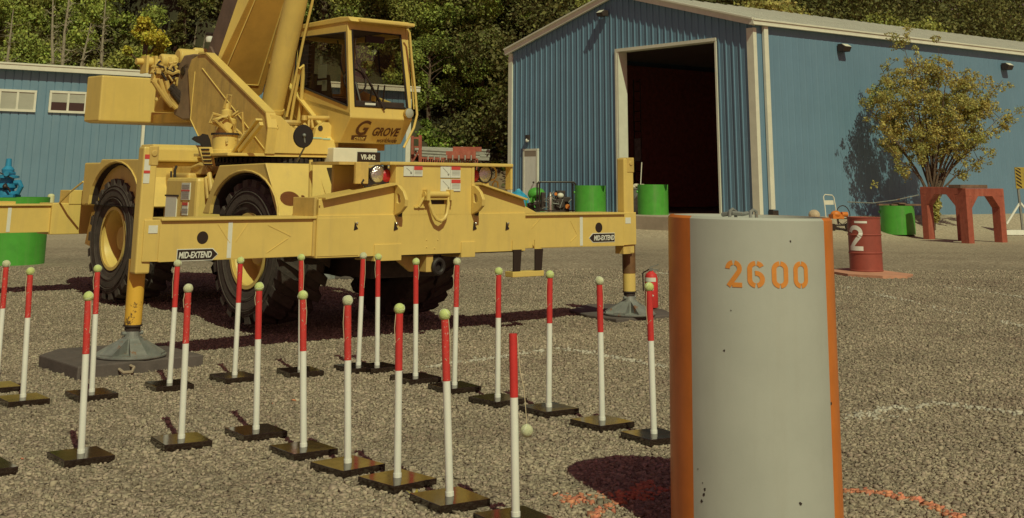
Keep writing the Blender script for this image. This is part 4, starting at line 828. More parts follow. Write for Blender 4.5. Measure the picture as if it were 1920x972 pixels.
mb=MB(); a=ws(684,193,.004); b=ws(704,198,.004); mb.box(a[0],b[0],a[1]-.002,a[1],b[2],a[2]); a=ws(745,159,.0); mb.build('screen_sticker','decal',co)
mb=MB(); a=ws(694,66,-.06);b=ws(728,74,-.06); mb.box(a[0],b[0],2.2,2.24,b[2]-.05,a[2]); mb.build('sun_visor',inner,co)
# work lamp
x,y,z=ws(762,213,.05); wlp=MB().lathe([(0,y+.06),(.05,y+.055),(.062,y+.02),(.065,y-.02)],(x,0,z),'y',18).build('work_lamp','yel2',co,smooth=True)
MB().lathe([(.062,y-.018),(.04,y-.03),(0,y-.034)],(x,0,z),'y',18).build('lamp_lens','pane',wlp,smooth=True)
mb=MB(); q=[cy(a,b,1.96) for a,b in ((764,55),(768,62),(772,110),(779,175),(782,215),(776,240),(757,277))]; mb.tube(q,.016,8); q=[cy(a,b,2.0) for a,b in ((767,70),(772,140),(776,205))]; mb.tube(q,.010,6); mb.build('grab_rail','yel',co,smooth=True)
# front lettering on the sloping nose
na=Vector((0,.235,-.30)).normalized(); upn=Vector((0,-.235*1.0,.30)).normalized()
def nose(px,py):
    # point on the sloping nose plane through (y1.985,z2.40)-(2.22,2.10)
    nn=Vector((0,-.30,-.235)).normalized(); n3=A3*0+(-N3)*nn.y+np.array([0,0,1])*nn.z
    Q=OC-N3*1.985+np.array([0,0,2.40]); q=onpl(px,py,Q,n3)-OC; return (q@A3,-(q@N3),q[2])
def nl(p): return Vector(p)+Vector((0,-.30,-.235)).normalized()*.004
gg=nl(nose(661,252)); text('G',.30,gg,(1,0,0),tuple(upn),'brownink',co,'logo_letter',shear=.12,off=.006,sx=.88)
a=nl(nose(661,264));b=nl(nose(688,254)); mb=MB(); pts=[nl(nose(*p)) for p in ((658,262),(684,264),(688,254),(659,254))]; mb.add([tuple(p) for p in pts],[(0,1,2,3)]); lb=mb.build('logo_bar','brownink',co)
lg=text('GROVE',.175,nl(nose(695,254)),(1,0,0),tuple(upn),'brownink',co,'logo_text',shear=.1,off=.004,sx=.70); text('worldwide',.105,nl(nose(704,267)),(1,0,0),tuple(upn),'brownink',co,'logo_text',shear=.25,off=-.001,sx=.68)
text('CRANE',.06,nl(nose(662,262))+Vector((0,-.002,0)),(1,0,0),tuple(upn),'yel',co,'logo_text',shear=.2,off=.001,sx=.8)
# white cabinet with model board under the cab
mb=MB(); a=cy(625,300,2.2); b=cy(704,290,2.2); mb.box(a[0],b[0]+.03,2.2,3.2,1.82,2.035); wb=mb.build('white_cabinet','trim',crane,bevel=.01)
a=cy(670,304,2.19); b=cy(713,290,2.19); MB().box(a[0],b[0],2.188,2.197,1.85,1.99).build('model_board','ink',wb); text('VR-842',.085,(a[0]+.05,2.187,1.90),(1,0,0),(0,0,1),'decal',wb,'board_text',ext=.001,off=.002,sx=.85)
MB().box(CX0+.05,CX1-.1,2.45,3.2,2.02,2.12).build('cab_mount','boom',crane)
# ================================================================== OUTRIGGER MATS
def crw(x,y): return OC+A3*x-N3*y
for jx,ext,lab in ((-3.21,(-.60,.62,-.95,.34),'dark thick plastic outrigger mat with rope handles under the near left jack'),(3.18,(-.46,.86,-.28,1.34),'dark thick outrigger mat under the right jack beside the extinguisher')):
    c=crw(jx,0); x0,x1,y0,y1=ext
    t=thing('outrigger_mat',lab,'outrigger mat',(c[0],c[1],OC[2]),YC,'outrigger mats under the crane jacks')
    zz=.072; zb=.03 if jx<0 else .05
    pts=[(x0,y0),(x1-.0,y0+.12),(x1,y1-.25),(x1-.3,y1),(x0+.25,y1),(x0,y1-.35)]
    if jx<0: pts=[(-.62,-.35),(.60,-.26),(.62,.66),(.35,.92),(-.30,.95),(-.60,.62)]
    else: pts=[(-.46,-.24),(.52,-.27),(.90,.30),(.86,1.20),(.55,1.36),(-.18,.90),(-.40,.34)]
    MB().prism(pts,'z',zb-.1,zz).build('pad','mat',t,bevel=.012)
    mb=MB()
    hs_=[(-.18,-.32,0),(.62,.0,1)] if jx<0 else [(-.44,.10,0),(-.30,-.26,0)]
    for a,b,k in hs_: mb.tube([(a-.06,b-.01,.02),(a-.05,b-.08,-.0),(a+.02,b-.10,.0),(a+.06,b-.05,.03),(a+.05,b+.02,.04)],.014,6)
    mb.build('rope_handle',mat('rope',(.34,.27,.2),.9),t)
# leaves and scrap by the left mat
c=onground(228,692); t=MB(); g2=random.Random(3)
for k in range(9): a=g2.uniform(0,6.3); x,y=g2.uniform(-.06,.06),g2.uniform(-.04,.04); t.add([(x,y,.01+.01*k),(x+.05*math.cos(a),y+.05*math.sin(a),.03+.008*k),(x+.05*math.cos(a)-.03*math.sin(a),y+.05*math.sin(a)+.03*math.cos(a),.02+.01*k),(x-.035*math.sin(a),y+.035*math.cos(a),.04)],[(0,1,2,3)])
o=tag(t.build('dead_leaf','leafY'),'curled yellow leaves lying against the near left mat','leaf litter'); o.location=c
o=MB().tube([(0,0,.01),(.12,.02,.025),(.2,-.01,.02)],.011,6).build('rope_end',mat('rope_end',(.5,.42,.32),.9)); o.location=onground(203,686); tag(o,'short pale rope end on the gravel left of the yellow leaves','rope')
c=onground(779,934); t=MB()
for a in (0,1.2,2.4,3.9,5): t.add([(0,0,.01),(.035*math.cos(a),.035*math.sin(a),.02),(.06*math.cos(a+.3),.06*math.sin(a+.3),.035),(.03*math.cos(a+.7),.03*math.sin(a+.7),.02)],[(0,1,2,3)])
o=tag(t.build('dead_leaf','leafY'),'yellow dead leaf on the gravel beside the second nearest marker plate','leaf'); o.location=c
# ================================================================== TEST WEIGHT
def weight():
    D=7.1; d1=ray(1253,405);d2=ray(1557,412); a1=math.atan2(d1[0],d1[1]);a2=math.atan2(d2[0],d2[1]); am=(a1+a2)/2; r=D*math.sin((a2-a1)/2)*1.012
    B=np.array([math.sin(am)*D-.016,math.cos(am)*D]); z0=zg(*B); dd=ray(1405,409); H=HC+dd[2]*(D-r)/math.hypot(dd[0],dd[1])-z0
    t=thing('test_weight','tall grey and orange cylindrical crane test weight stencilled 2600','test weight',(B[0],B[1],z0),0,rot=(0,R(.75),0))
    def face(px): d=ray(px,600); b=math.atan2(d[0],d[1])-am; s=max(-1,min(1,math.sin(b)*D/r)); return math.asin(s)-b    # angle round the drum from the viewer
    th=lambda px: -math.pi/2-am*1+face(px)      # world angle: viewer side is -y turned by am
    g0=th(1297); g1=th(1552)
    pr=[(r-.012,0),(r,.012),(r,H-.012),(r-.012,H),(r-.03,H)]
    MB().lathe(pr,(0,0,0),'z',48,g0,g1).build('grey_face','wgrey',t,smooth=True)
    MB().lathe(pr,(0,0,0),'z',80,g1,g0+2*math.pi).build('orange_face','orangedark',t,smooth=True)
    MB().lathe([(r-.03,H),(r-.03,H-.02),(0,H-.02)],(0,0,0),'z',48).build('top_plate','wgrey',t,smooth=True)
    mb=MB()
    for ang,rr in ((1.9,.18),(1.2,.12)): mb.tube([(rr*math.cos(ang)-.02,rr*math.sin(ang)-.02,H-.02),(rr*math.cos(ang)-.018,rr*math.sin(ang)-.015,H+.02),(rr*math.cos(ang)+.0,rr*math.sin(ang),H+.03),(rr*math.cos(ang)+.018,rr*math.sin(ang)+.015,H+.02),(rr*math.cos(ang)+.02,rr*math.sin(ang)+.02,H-.02)],.009,8)
    mb.tube([(-.11,.2,H+.0),(-.06,.15,H+.01),(0,.18,H+.005),(.03,.22,H+.01)],.012,6); mb.build('lifting_eye','grey',t,smooth=True)
    # stencilled digits
    hgt=(541-490)/F*(D-r)*1.0
    zt=HC+ray(1440,490)[2]*(D-r)/math.hypot(*ray(1440,490)[:2])-z0; zb=HC+ray(1440,541)[2]*(D-r)/math.hypot(*ray(1440,541)[:2])-z0; h=zt-zb
    w=.175; W_=.62; rx=W_/2-w/2; ry=.5-w/2; m=W_/2; k_=.31-w/2
    def zero(): return [strip2d([(m+.02,1-w/2)]+arc(W_-w/2-k_,1-w/2-k_,k_,k_,80,0,8)+arc(W_-w/2-k_,w/2+k_,k_,k_,0,-80,8)+[(m+.02,w/2)],w),strip2d([(m-.02,1-w/2)]+arc(w/2+k_,1-w/2-k_,k_,k_,100,180,8)+arc(w/2+k_,w/2+k_,k_,k_,180,260,8)+[(m-.02,w/2)],w)]
    two=[strip2d(arc(m,1-w/2-rx,rx,rx,182,100,8),w),strip2d(arc(m,1-w/2-rx,rx,rx,80,-38,12)+[(w*.62,w*.2)],w),strip2d([(w*1.45,w/2),(W_,w/2)],w)]
    six=[strip2d(arc(m,1-w/2-rx,rx,rx,25,80,7),w),strip2d([(m-.02,1-w/2)]+arc(m,1-w/2-rx,rx,rx,100,180,8)+arc(m,w/2+rx,rx,rx,180,262,9),w),strip2d(arc(m,w/2+rx,rx,rx,280,360,9)+arc(m,w/2+rx*1.05,rx,rx,8,100,8),w)]
    for dg,(pa,pb) in zip((two,six,zero(),zero()),((1363,1394),(1404,1437),(1450,1481),(1491,1518))):
        ta,tb=th(pa),th(pb); mb=MB()
        for st in dg:
            for q in st:
                vs=[]
                for rr in (r+.0025,r+.0005):
                    for (x,y) in q: a=ta+(tb-ta)*x/W_; vs.append((rr*math.cos(a),rr*math.sin(a),zb+h*y))
                mb.add(vs,[(0,1,2,3),(7,6,5,4),(0,4,5,1),(1,5,6,2),(2,6,7,3),(3,7,4,0)])
        mb.build('stencil_digit','digit',t)
    for px,py,s in ((1487,453,.012),(1358,660,.010),(1316,936,.016),(1312,950,.012),(1318,926,.012),(1314,915,.007),(1306,890,.006),(1490,948,.015),(1372,584,.006),(1567,770,.02)):
        s*=.75; a=th(min(px,1553)); d=ray(px,py); z=HC+d[2]*(D-r)/math.hypot(d[0],d[1])-z0
        n=7; pts=[(a+s/r*rnd.uniform(.4,1)*math.cos(k*math.tau/n),z+s*rnd.uniform(.4,1.1)*math.sin(k*math.tau/n)) for k in range(n)]
        MB().add([((r+.0015)*math.cos(p[0]),(r+.0015)*math.sin(p[0]),p[1]) for p in pts],[tuple(range(n))]).build('paint_chip','dark',t)

weight()
# ================================================================== MARKER POLES
poles=[ # base x,y ; ball centre x,y ; worn red ; label
 (967,968,962,626,0,'nearest red and white pole, its ball dangling beside it'),
 (843,930,834,590,1,'worn red topped pole second nearest, yellow leaf beside its plate'),
 (745,895,749,579,0,'front row pole next left of the two nearest poles'),
 (652,868,652,564,1,'front row pole in front of the paired back poles, bright lime ball'),
 (569,838,568,554,1,'front row worn pole overlapping a back row pole'),
 (480,805,486,538,0,'front row pole just right of the crane front tyre'),
 (340,822,353,541,1,'front row pole below and right of the near left outrigger mat'),
 (152,850,166,556,1,'front row pole before left mat with badly peeled red paint'),
 (1226,813,1217,538,0,'pole beside the grey test weight, in front of the extinguisher'),
 (1129,788,1124,527,0,'pole in front of the right outrigger mat, second from the test weight'),
 (1029,763,1031,515,0,'right row pole third from the test weight'),
 (933,745,935,509,0,'right row pole below the hanging step of the crane'),
 (852,722,857,491,1,'scratched right row pole before the shaded right front tyre'),
 (779,705,780,491,0,'right row pole beneath the black pintle hook'),
 (707,685,709,482,0,'right one of the two poles standing close together'),
 (672,685,681,480,0,'left one of the two poles standing close together'),
 (563,693,565,483,1,'back row pole with speckled red paint half behind another pole'),
 (440,703,451,489,0,'back row pole in front of the left front tyre'),
 (318,718,333,494,0,'back row pole below the arrow label on the left beam'),
 (172,735,183,504,1,'back row pole right before the near left mat, overlapped by peeled one'),
 (43,745,57,509,1,'pole second from the left edge, clear of the others'),
 (-7,722,12,495,1,'leftmost pole, partly cut off by the left edge'),
 (-32,872,-16,566,0,'near pole mostly beyond the left edge, only its plate corner showing')]
def pole(i,bx,by,tx,ty,worn,lab):
    Bp=onground(bx,by,.045); g=random.Random(i*7+1)
    T=at(tx,ty,Bp[1])         # ball centre at the same depth
    hangs=(i==0)
    L=T-Bp; Ln=np.linalg.norm(L); 
    if not hangs: Ln-=.026
    rot=Vector(L).to_track_quat('Z','Y').to_euler()
    t=thing('marker_pole',lab,'marker pole',(Bp[0],Bp[1],Bp[2]),0,'red and white marker poles on the gravel')
    q=g.uniform(-.12,.12)+.64
    hsz=.157
    pl=MB().box(-hsz,hsz,-hsz*1.08,hsz*1.08,-.040,0.0); pl.xf(lambda a,b,c:(a*math.cos(q)-b*math.sin(q),a*math.sin(q)+b*math.cos(q),c))
    pl.build('base_plate','plate',t,bevel=.003)
    d=Vector(L).normalized(); p0=Vector((0,0,0)); p1=d*Ln*.645; p2=d*Ln
    MB().cyl(p0,p1,.0215,n=20).build('white_section','white',t,smooth=True)
    tp=MB(); tp.cyl(p1,p2,.0222,n=20); tp.build('red_section','redworn' if worn else 'red',t,smooth=True)
    MB().cyl(p0-d*.0,p0+d*.022,.0245,n=16).build('reflection_collar','white',t,smooth=True)  # pale collar standing in for the pole's reflection in the plate
    cr=MB(); side=Vector((g.choice((-1,1)),-.5,0)).normalized()*.024
    if hangs: side=Vector((.9,-.35,0)).normalized()*.024; bc=p2+Vector((.075,-.02,-.475)); cr.tube([p2*.99+side,p2*.8+side*1.5,bc+Vector((-.015,0,.2)),bc+Vector((0,0,.03))],.0022,5)
    else:
        k=g.uniform(.72,.9); cr.tube([p2+d*.02+side*.9,p2*.97+side*1.05,p2*((1+k)/2)+side*1.25,p2*k+side*1.0,p2*(k+.03)-side*.1+Vector((0,-.026,0)),p2*(k+.03)-side],.0022,5)
    cr.build('cord','cord',t)
    m_='ball' if (i*5)%3 else 'ballold'
    bo=MB().sph((0,0,0),.033,14); b=bo.build('tennis_ball',m_,None,smooth=True)
    b.location=(Vector(Bp)+bc) if hangs else Vector(Bp)+d*(Ln+.024)
    b.rotation_euler=(g.uniform(0,3),g.uniform(0,3),0)
    se=MB().tube([(.0325*math.cos(a),.0325*math.sin(a)*math.cos(.5*math.sin(2*a)),.0325*math.sin(.5*math.sin(2*a))) for a in np.linspace(0,math.tau,33)[:-1]],.0012,4,close=True).build('seam','white',b)
    tag(b,'tennis ball '+('hanging on a cord from the nearest pole' if hangs else ('topping the '+ballwhere[i])),'tennis ball','tennis balls on the marker poles')
ballwhere={1:'worn second nearest pole',2:'front pole next left of the two nearest',3:'front pole before the paired back poles, bright lime',4:'front worn pole overlapping a back row pole',5:'front pole right of the crane front tyre',6:'front pole right of the left outrigger mat',7:'badly peeled pole before the left mat',8:'pole beside the test weight, in front of the extinguisher',9:'pole before the right outrigger mat',10:'third pole left of the test weight',11:'pole below the crane step',12:'scratched pole before the shaded right tyre',13:'pole beneath the black pintle hook',14:'right one of the close pair of poles',15:'left one of the close pair of poles',16:'speckled back pole half behind another',17:'back pole before the left front tyre',18:'back pole below the left arrow label',19:'back pole overlapped by the peeled one',20:'pole second from the left edge',21:'leftmost pole at the left edge',22:'near pole beyond the left edge'}
for i,p_ in enumerate(poles): pole(i,*p_)
# ================================================================== FIRE EXTINGUISHER
q=onground(1222,577,.04); s_=(577-505)/F*q[1]
t=thing('fire_extinguisher','red fire extinguisher with white label standing by the right outrigger mat','extinguisher',q,-.3)
MB().lathe([(0,0),(.078,0),(.084,.01),(.084,.36),(.07,.41),(.03,.44),(.02,.46),(0,.46)],(0,0,0),'z',24).build('tank','red',t,smooth=True)
MB().lathe([(.0855,.20+.12),(.0855,.40-.03)],(0,0,0),'z',12,-2.6,-.6).build('label','decal',t,smooth=True)
MB().add([(-.02+.03,-.0862,.13),(.05,-.079,.15),(.03,-.083,.17)],[(0,1,2)]).build('label_mark','decal',t)
MB().box(-.02,.02,-.03,.03,.45,.48).bar((-.02,0,.49),(.10,0,.53),.02,.012).bar((-.02,0,.47),(.10,0,.46),.02,.012).build('valve','grey',t); MB().tube([(-.02,0,.47),(-.11,0,.42),(-.10,-.02,.2)],.010,6).build('hose','ink',t)
# ================================================================== RED DRUM "2" ON ITS BOARD
q=onground(1625,513); Dd=math.hypot(q[0],q[1]); sc_=58/F*q[1]/2
bd=MB(); c=[onground(*p) for p in ((1540,510),(1566,508),(1600,506),(1655,511),(1712,519),(1700,523),(1655,523),(1590,519))]
c=[(a[0]-q[0],a[1]-q[1]) for a in c]; o=bd.prism(c,'z',-.03,.03).build('painted_board','ply',None,bevel=.004); o.location=(q[0],q[1],zg(q[0],q[1])+.01); tag(o,'flat salmon painted board under the red drum numbered 2','board')
def drum(): 
    r=.285;H=.90; rr=sc_/r
    t=thing('steel_drum','dark red steel drum painted with a white 2, standing on salmon board','drum',(q[0],q[1],zg(q[0],q[1])+.041),0); t.scale=(rr,rr,rr*1.02)
    MB().lathe([(0,0),(r,0),(r+.008,.008),(r+.008,.02),(r,.028),(r,.29),(r+.012,.30),(r+.012,.31),(r,.32),(r,.59),(r+.012,.60),(r+.012,.61),(r,.62),(r,H-.028),(r+.009,H-.02),(r+.009,H),(r-.004,H),(r-.006,H-.02),(0,H-.02)],(0,0,0),'z',40).build('shell','drum',t,smooth=True)
    am=math.atan2(q[0],q[1]); base=-math.pi/2-am
    st=strip2d(arc(.36,.70,.26,.21,175,-35,18)+[(.13,.12)],.17)+strip2d([(.04,.085),(.70,.085)],.17)
    mb=MB()
    for qd in st:
        vs=[]
        for k in (1,0):
            for x,y in qd: 
                a=base-1.10+x*1.42; z=.345+y*.42; rad=r+(.0155 if .585<z<.625 else .003)*(1 if k else .2); vs.append((rad*math.cos(a),rad*math.sin(a),z))
        mb.add(vs,[(0,1,2,3),(7,6,5,4),(0,4,5,1),(1,5,6,2),(2,6,7,3),(3,7,4,0)])
    mb.build('painted_numeral','white',t)
    MB().lathe([(r+.002,.80),(r+.003,.835)],(0,0,0),'z',8,base-.60,base+.19).build('white_patch','white',t)
    MB().cyl((.15,.08,H-.02),(.15,.08,H-.005),.035,n=12).build('bung','dark',t)
drum()
# ================================================================== GREEN DRUMS
def gdrum(px,py,wpx,hpx,lab,notch=True,lid=False,nrot=0,Q=None):
    p=onground(px,py) if Q is None else Q; r=wpx/F*p[1]/2; H=hpx/F*p[1]*1.01
    p=np.array([p[0]+p[0]/p[1]*r,p[1]+r,0]); p[2]=zg(p[0],p[1])
    t=thing('green_drum',lab,'green drum',(p[0],p[1],p[2]-.02),0,'green open steel drums about the yard')
    n=48; mb=MB(); th_=.018; nt_=(notch and 5) or 0
    i0=int(n*(.875+nrot)) % n
    def top(i):
        k=(i-i0)%n
        if notch and k<=5: return H-[.0,.13,.2,.2,.13,.0][k]*H*1.0
        return H
    vs=[];fs=[]
    for i in range(n):
        a=i*math.tau/n
        for rr in (r,r-th_): vs+= [(rr*math.cos(a),rr*math.sin(a),0),(rr*math.cos(a),rr*math.sin(a),top(i))]
    for i in range(n):
        j=(i+1)%n; a,b=i*4,j*4; fs+=[(a,b,b+1,a+1),(a+2,a+3,b+3,b+2),(a+1,b+1,b+3,a+3)]
    mb.add(vs,fs); mb.lathe([(0,.03),(r-.01,.03)],(0,0,0),'z',24); s=mb.build('shell','green',t,smooth=True)
    am=math.atan2(p[0],p[1]); a=-math.pi/2-am-1.35
    MB().lathe([(.0,.0),(.04,.0),(.04,.05),(0,.05)],(0,0,0),'z',10).xf(lambda x,y,z:(( (r-.01)+z)*math.cos(a)-x*math.sin(a),((r-.01)+z)*math.sin(a)+x*math.cos(a),H*.78+y)).build('bung','green',t)
    return t,r,H,p
gdrum(1225,413,56,59,'green drum with notched rim on the slab in the bay opening',nrot=-.02)
gdrum(1107,412,57,56,'green drum with notched rim right of the engine pump cage',nrot=-.02)
gt,gr,gH,gp=gdrum(1685,443,61,50,'green drum with boards across its top beside the wall tree',notch=False)
_,_,dH,dP=gdrum(17,499,122,119,'large green drum under the beam at the left edge, blue valve stack on it',notch=False)
o=MB(); o.box(-.62,.70,-.1,.12,0,.045).xf(lambda a,b,c:(a,b+a*.15,c)); o.box(-.3,.72,-.35,-.15,.0,.04).box(-.1,.1,-.4,.3,.045,.08); o=o.build('loose_boards','wood',None,bevel=.004); o.location=(gp[0]+.05,gp[1],gp[2]-.02+gH+.002); tag(o,'weathered loose boards lying across the green drum by the tree','boards')
# ================================================================== RED STANDS AND PLANK
def portal(b0,b1,htop,lab,wd=.22,dp=.30,parent=None):
    v=np.array([b1[0]-b0[0],b1[1]-b0[1]]); L=np.hypot(*v); rz=math.atan2(v[1],v[0]); z0=min(zg(b0[0],b0[1]),zg(b1[0],b1[1]))
    t=thing('steel_stand',lab,'stand',(b0[0],b0[1],z0-.01),rz,'red oxide steel stands by the wall tree'); H=htop-z0
    for x in (0,L):
        MB().box(x-wd/2,x+wd/2,0,dp,0,H-.2).build('leg','rust',t,bevel=.01)
    g=.30; o=[(-wd/2,H-.2),(wd/2,H-.2),(wd/2,H-.2-g),(wd/2+g*.85,H-.16),(L-wd/2-g*.85,H-.16),(L-wd/2,H-.2-g),(L-wd/2,H-.2),(L+wd/2,H-.2),(L+wd/2,H),(-wd/2,H)]
    MB().prism([(-wd/2,H-.2),(wd/2+.0,H-.2),(wd/2,H-.2-g),(wd/2+g*.9,H-.2),(L-wd/2-g*.9,H-.2),(L-wd/2,H-.2-g),(L-wd/2,H-.2),(L+wd/2,H-.2),(L+wd/2,H),(-wd/2,H)],'y',-.002,dp+.002).build('top_beam','rust',t,bevel=.01)
    return t
def zat(px,py,Y): return at(px,py,Y)[2]
a=onground(1737,449);b=onground(1802,452); portal(a,b,zat(1730,350,a[1]),'left red oxide steel stand, nearest the tree trunk',wd=.21,dp=.26)
a=onground(1823,457);b=onground(1885,455); s2=portal(a,b,zat(1822,353,a[1]),'right red oxide steel stand carrying the dark plank',wd=.21,dp=.26)
zt=zat(1822,353,a[1]); o=MB().box(-.12,.95,.0,.4,0,.09).build('plank','wood',None,bevel=.008); o.location=(a[0]-.1,a[1]+.03,zt+.005-.01); o.rotation_euler=(0,0,math.atan2(b[1]-a[1],b[0]-a[0])); tag(o,'dark weathered plank lying on the right red stand','plank')
# ================================================================== SIGN AT THE RIGHT EDGE
q=onground(1919,442); sg=thing('hazard_sign','striped yellow and black sign board on grey post with white feet','sign',q,.1)
zt=zat(1905,314,q[1])-q[2]; zb=zat(1910,354,q[1])-q[2]; 
MB().bar((0,0,0),(-.06,0,zt),.06,.06).build('post','grey',sg)
bdp=MB().box(-.12,1.15,-.05,-.02,zb,zt).build('board',mat('sign_yellow',(.42,.30,.05),.5,noise=.15),sg,bevel=.004)
mb=MB(); hh=zt-zb
for side in (-.10,.98):
    for k in range(6):
        z=zb+k*hh/6+.01; mb.prism([(side,z+.10),(side+.16,z),(side+.16,z+.05),(side,min(zt-.005,z+.15))],'y',-.054,-.0495)
mb.build('stripe','ink',bdp); MB().box(.15,.90,-.054,-.0495,zb+.14,zt-.14).build('panel',mat('panel_ochre',(.40,.30,.10),.5),bdp); MB().box(.16,.26,-.058,-.0535,zb+.2,zt-.18).build('blue_mark',mat('blue_mark',(.05,.04,.20),.5),bdp)
mb=MB(); mb.bar((-.03,0,.95),(-.50,0,.34),.05,.05).bar((.0,0,.95),(.42,0,.4),.05,.05).box(-.55,.5,-.05,.05,.02,.16); mb.build('foot_frame','white',sg)
# ================================================================== PRESSURE WASHER CART
q=onground(1570,431); t=thing('hand_cart','tubular hand cart with an orange engine and coiled hose by the red drum','cart',q,.3); s=F/q[1]
mb=MB(); mb.tube([(-.33,0,.1),(-.33,.05,.62),(-.33,.1,.9),(-.28,.1,.96),(-.05,.1,.94),(.0,.1,.88),(.02,.06,.6),(.03,0,.1)],.016,8); mb.build('frame','trim',t,smooth=True)
MB().box(-.31,-.02,.09,.11,.68,.80).build('cross_plate','trim',t); 
MB().sph((-.05,-.05,.42),.13,8,1.2,1,.8).box(-.2,.15,-.15,.1,.3,.42).cyl((.1,-.1,.42),(.28,-.1,.42),.07,n=12).build('engine','orange',t,smooth=True)
mb=MB(); mb.tube([(.18+.22*math.cos(a),-.05,.40+.26*math.sin(a)) for a in np.linspace(0,math.tau,17)[:-1]],.014,6,close=True); mb.tube([(.05,0,.1),(.05,0,.3),(.38,0,.3),(.4,0,.08)],.016,6).tube([(.05,-.15,.12),(.3,-.15,.28),(.4,-.15,.1)],.012,6); mb.build('hose_reel','dark',t)
for x in (-.22,.25):
    MB().cyl((x,-.2,.08),(x,-.14,.08),.09,n=16).build('wheel','ink',t); 
MB().box(-.3,.38,-.15,.12,.10,.14).build('base_tray','dark',t)
a=onground(1596,420); 
o=MB().tube([(0,0,.75),(.8,.3,.72),(1.6,.8,.80),(2.4,1.1,.95)],.015,6).build('cable','grey'); o.location=onground(1592,430); tag(o,'slack grey cable from the hand cart toward the wall','cable')
q=onground(1527,410); mb=MB().sph((0,0,.1),.17,8,1,1,.9); o=mb.build('pale_bundle',mat('pale_bundle',(.6,.46,.33),.9,noise=.3,bump=.4),smooth=True); o.location=q; tag(o,'round pale bundle on the ground near the shed corner','bundle')
q=onground(1490,411); mb=MB(); g2=random.Random(2)
for k in range(14): x,y=g2.uniform(-.35,.45),g2.uniform(-.1,.1); mb.sph((x,y,.03),g2.uniform(.03,.06),5,1.3,1,.6)
o=mb.build('rag_pile',mat('pale_rag',(.52,.40,.32),.9)); o.location=q; tag(o,'low strewn pale rags beside the round bundle','rags')
# ================================================================== ENGINE PUMP AND NEIGHBOURS BY THE GABLE
q=onground(1043,408); q[2]=zg(q[0],q[1]); t=thing('engine_pump','portable engine pump inside a black tube cage before the ribbed gable','pump',q,.12); s=q[1]/F
Wc,Hc=66*s,(408-346)*s
mb=MB()
for y in (-.25,.25): mb.tube([(-Wc/2,y,.02),(-Wc/2,y,Hc-.05),(-Wc/2+.05,y,Hc),(Wc/2-.05,y,Hc),(Wc/2,y,Hc-.05),(Wc/2,y,.02)],.028,8); mb.tube([(-Wc/2,y,.22),(Wc/2,y,.22)],.016,6); mb.tube([(-Wc/2,y,.10),(Wc/2,y,.10)],.016,6)
for x in (-Wc/2,Wc/2): mb.tube([(x,-.25,Hc-.05),(x,.25,Hc-.05)],.016,6).tube([(x,-.25,.1),(x,.25,.1)],.016,6)
mb.tube([(-.28,-.25,Hc),(-.28,-.25,.1)],.012,6); mb.build('cage','ink',t,smooth=True)
MB().lathe([(0,.15),(.12,.15),(.12,.62),(.07,.72),(.06,.80),(0,.80)],(-.22,-.12,0),'z',20).build('silver_tank',mat('stainless',(.55,.52,.46),.25,metal=.85,noise=.2),t,smooth=True)
MB().sph((.12,-.15,.70),.11,8,1,.9,.8).build('air_filter','trim',t,smooth=True)
mb=MB(); mb.box(-.1,.42,-.1,.2,.15,.66).box(.0,.3,-.05,.2,.6,.86).box(-.5,-.36,-.1,.2,.3,.8).cyl((.1,-.2,.45),(.1,.1,.45),.16,n=16).box(.2,.45,-.2,.1,.5,.66); mb.build('engine_block','dark',t,bevel=.02)
mb=MB(); g2=random.Random(12)
for k in range(14): a_=(g2.uniform(-.35,.42),-.22,g2.uniform(.15,.7)); mb.tube([a_,(a_[0]+g2.uniform(-.12,.12),-.24,a_[2]+g2.uniform(-.12,.12)),(a_[0]+g2.uniform(-.2,.2),-.2,a_[2]+g2.uniform(-.2,.2))],.012,6)
mb.build('fuel_line','grey',t); mb=MB(); mb.cyl((.35,-.22,.35),(.35,-.15,.35),.08,n=14).cyl((-.05,-.24,.75),(-.05,-.2,.75),.05,n=12); mb.build('recoil_cover','orange',t)
q=onground(1003,407); t=thing('green_machine','small green painted machine squatting left of the engine pump','machine',q,0)
MB().sph((.05,0,.74),.30,10,1,.8,.75).build('cover','green',t,smooth=True); MB().box(-.25,.35,-.2,.2,.05,.18).build('base','green',t,bevel=.01); MB().box(-.28,.3,-.15,.2,.18,.45).cyl((-.2,-.2,.4),(.2,-.22,.45),.07,n=10).build('dark_block','dark',t,bevel=.02)
mb=MB(); mb.tube([(-.3,-.2,.2),(-.3,-.2,.62),(-.1,-.22,.55),(.0,-.25,.3)],.02,6).cyl((-.1,-.3,.55),(-.1,-.2,.55),.09,n=12); mb.build('pipework','green',t)
q=onground(968,404); t=MB(); g2=random.Random(8); n=14; vs=[];fs=[]
for i in range(n):
    for j in range(n):
        x=(i/(n-1)-.5)*.85; y=(j/(n-1)-.5)*.6; rr=math.hypot(x/.42,y/.3); z=max(.0,.80-.12*rr-abs(g2.gauss(0,.035))- (.45 if rr>1.0 else 0)*min(1,(rr-.9)*2)); z+=.14*math.exp(-((x-.1)**2+y*y)/.012); vs.append((x,y,z))
for i in range(n-1):
    for j in range(n-1): fs.append((i*n+j,(i+1)*n+j,(i+1)*n+j+1,i*n+j+1))
o=MB().add(vs,fs).add([(-.4,-.3,0),(.4,-.3,0),(.4,.3,0),(-.4,.3,0),(-.34,-.25,.5),(.34,-.25,.5),(.34,.25,.5),(-.34,.25,.5)],[(0,1,5,4),(1,2,6,5),(2,3,7,6),(3,0,4,7)]).build('tarpaulin','tarp',smooth=True); o.location=q; tag(o,'crumpled blue tarpaulin over something low by the shed left corner','tarpaulin')
q=onground(1199,404); t=thing('waste_bin','grey metal bin of rags with a stick, left of the bay drum','bin',q,0)
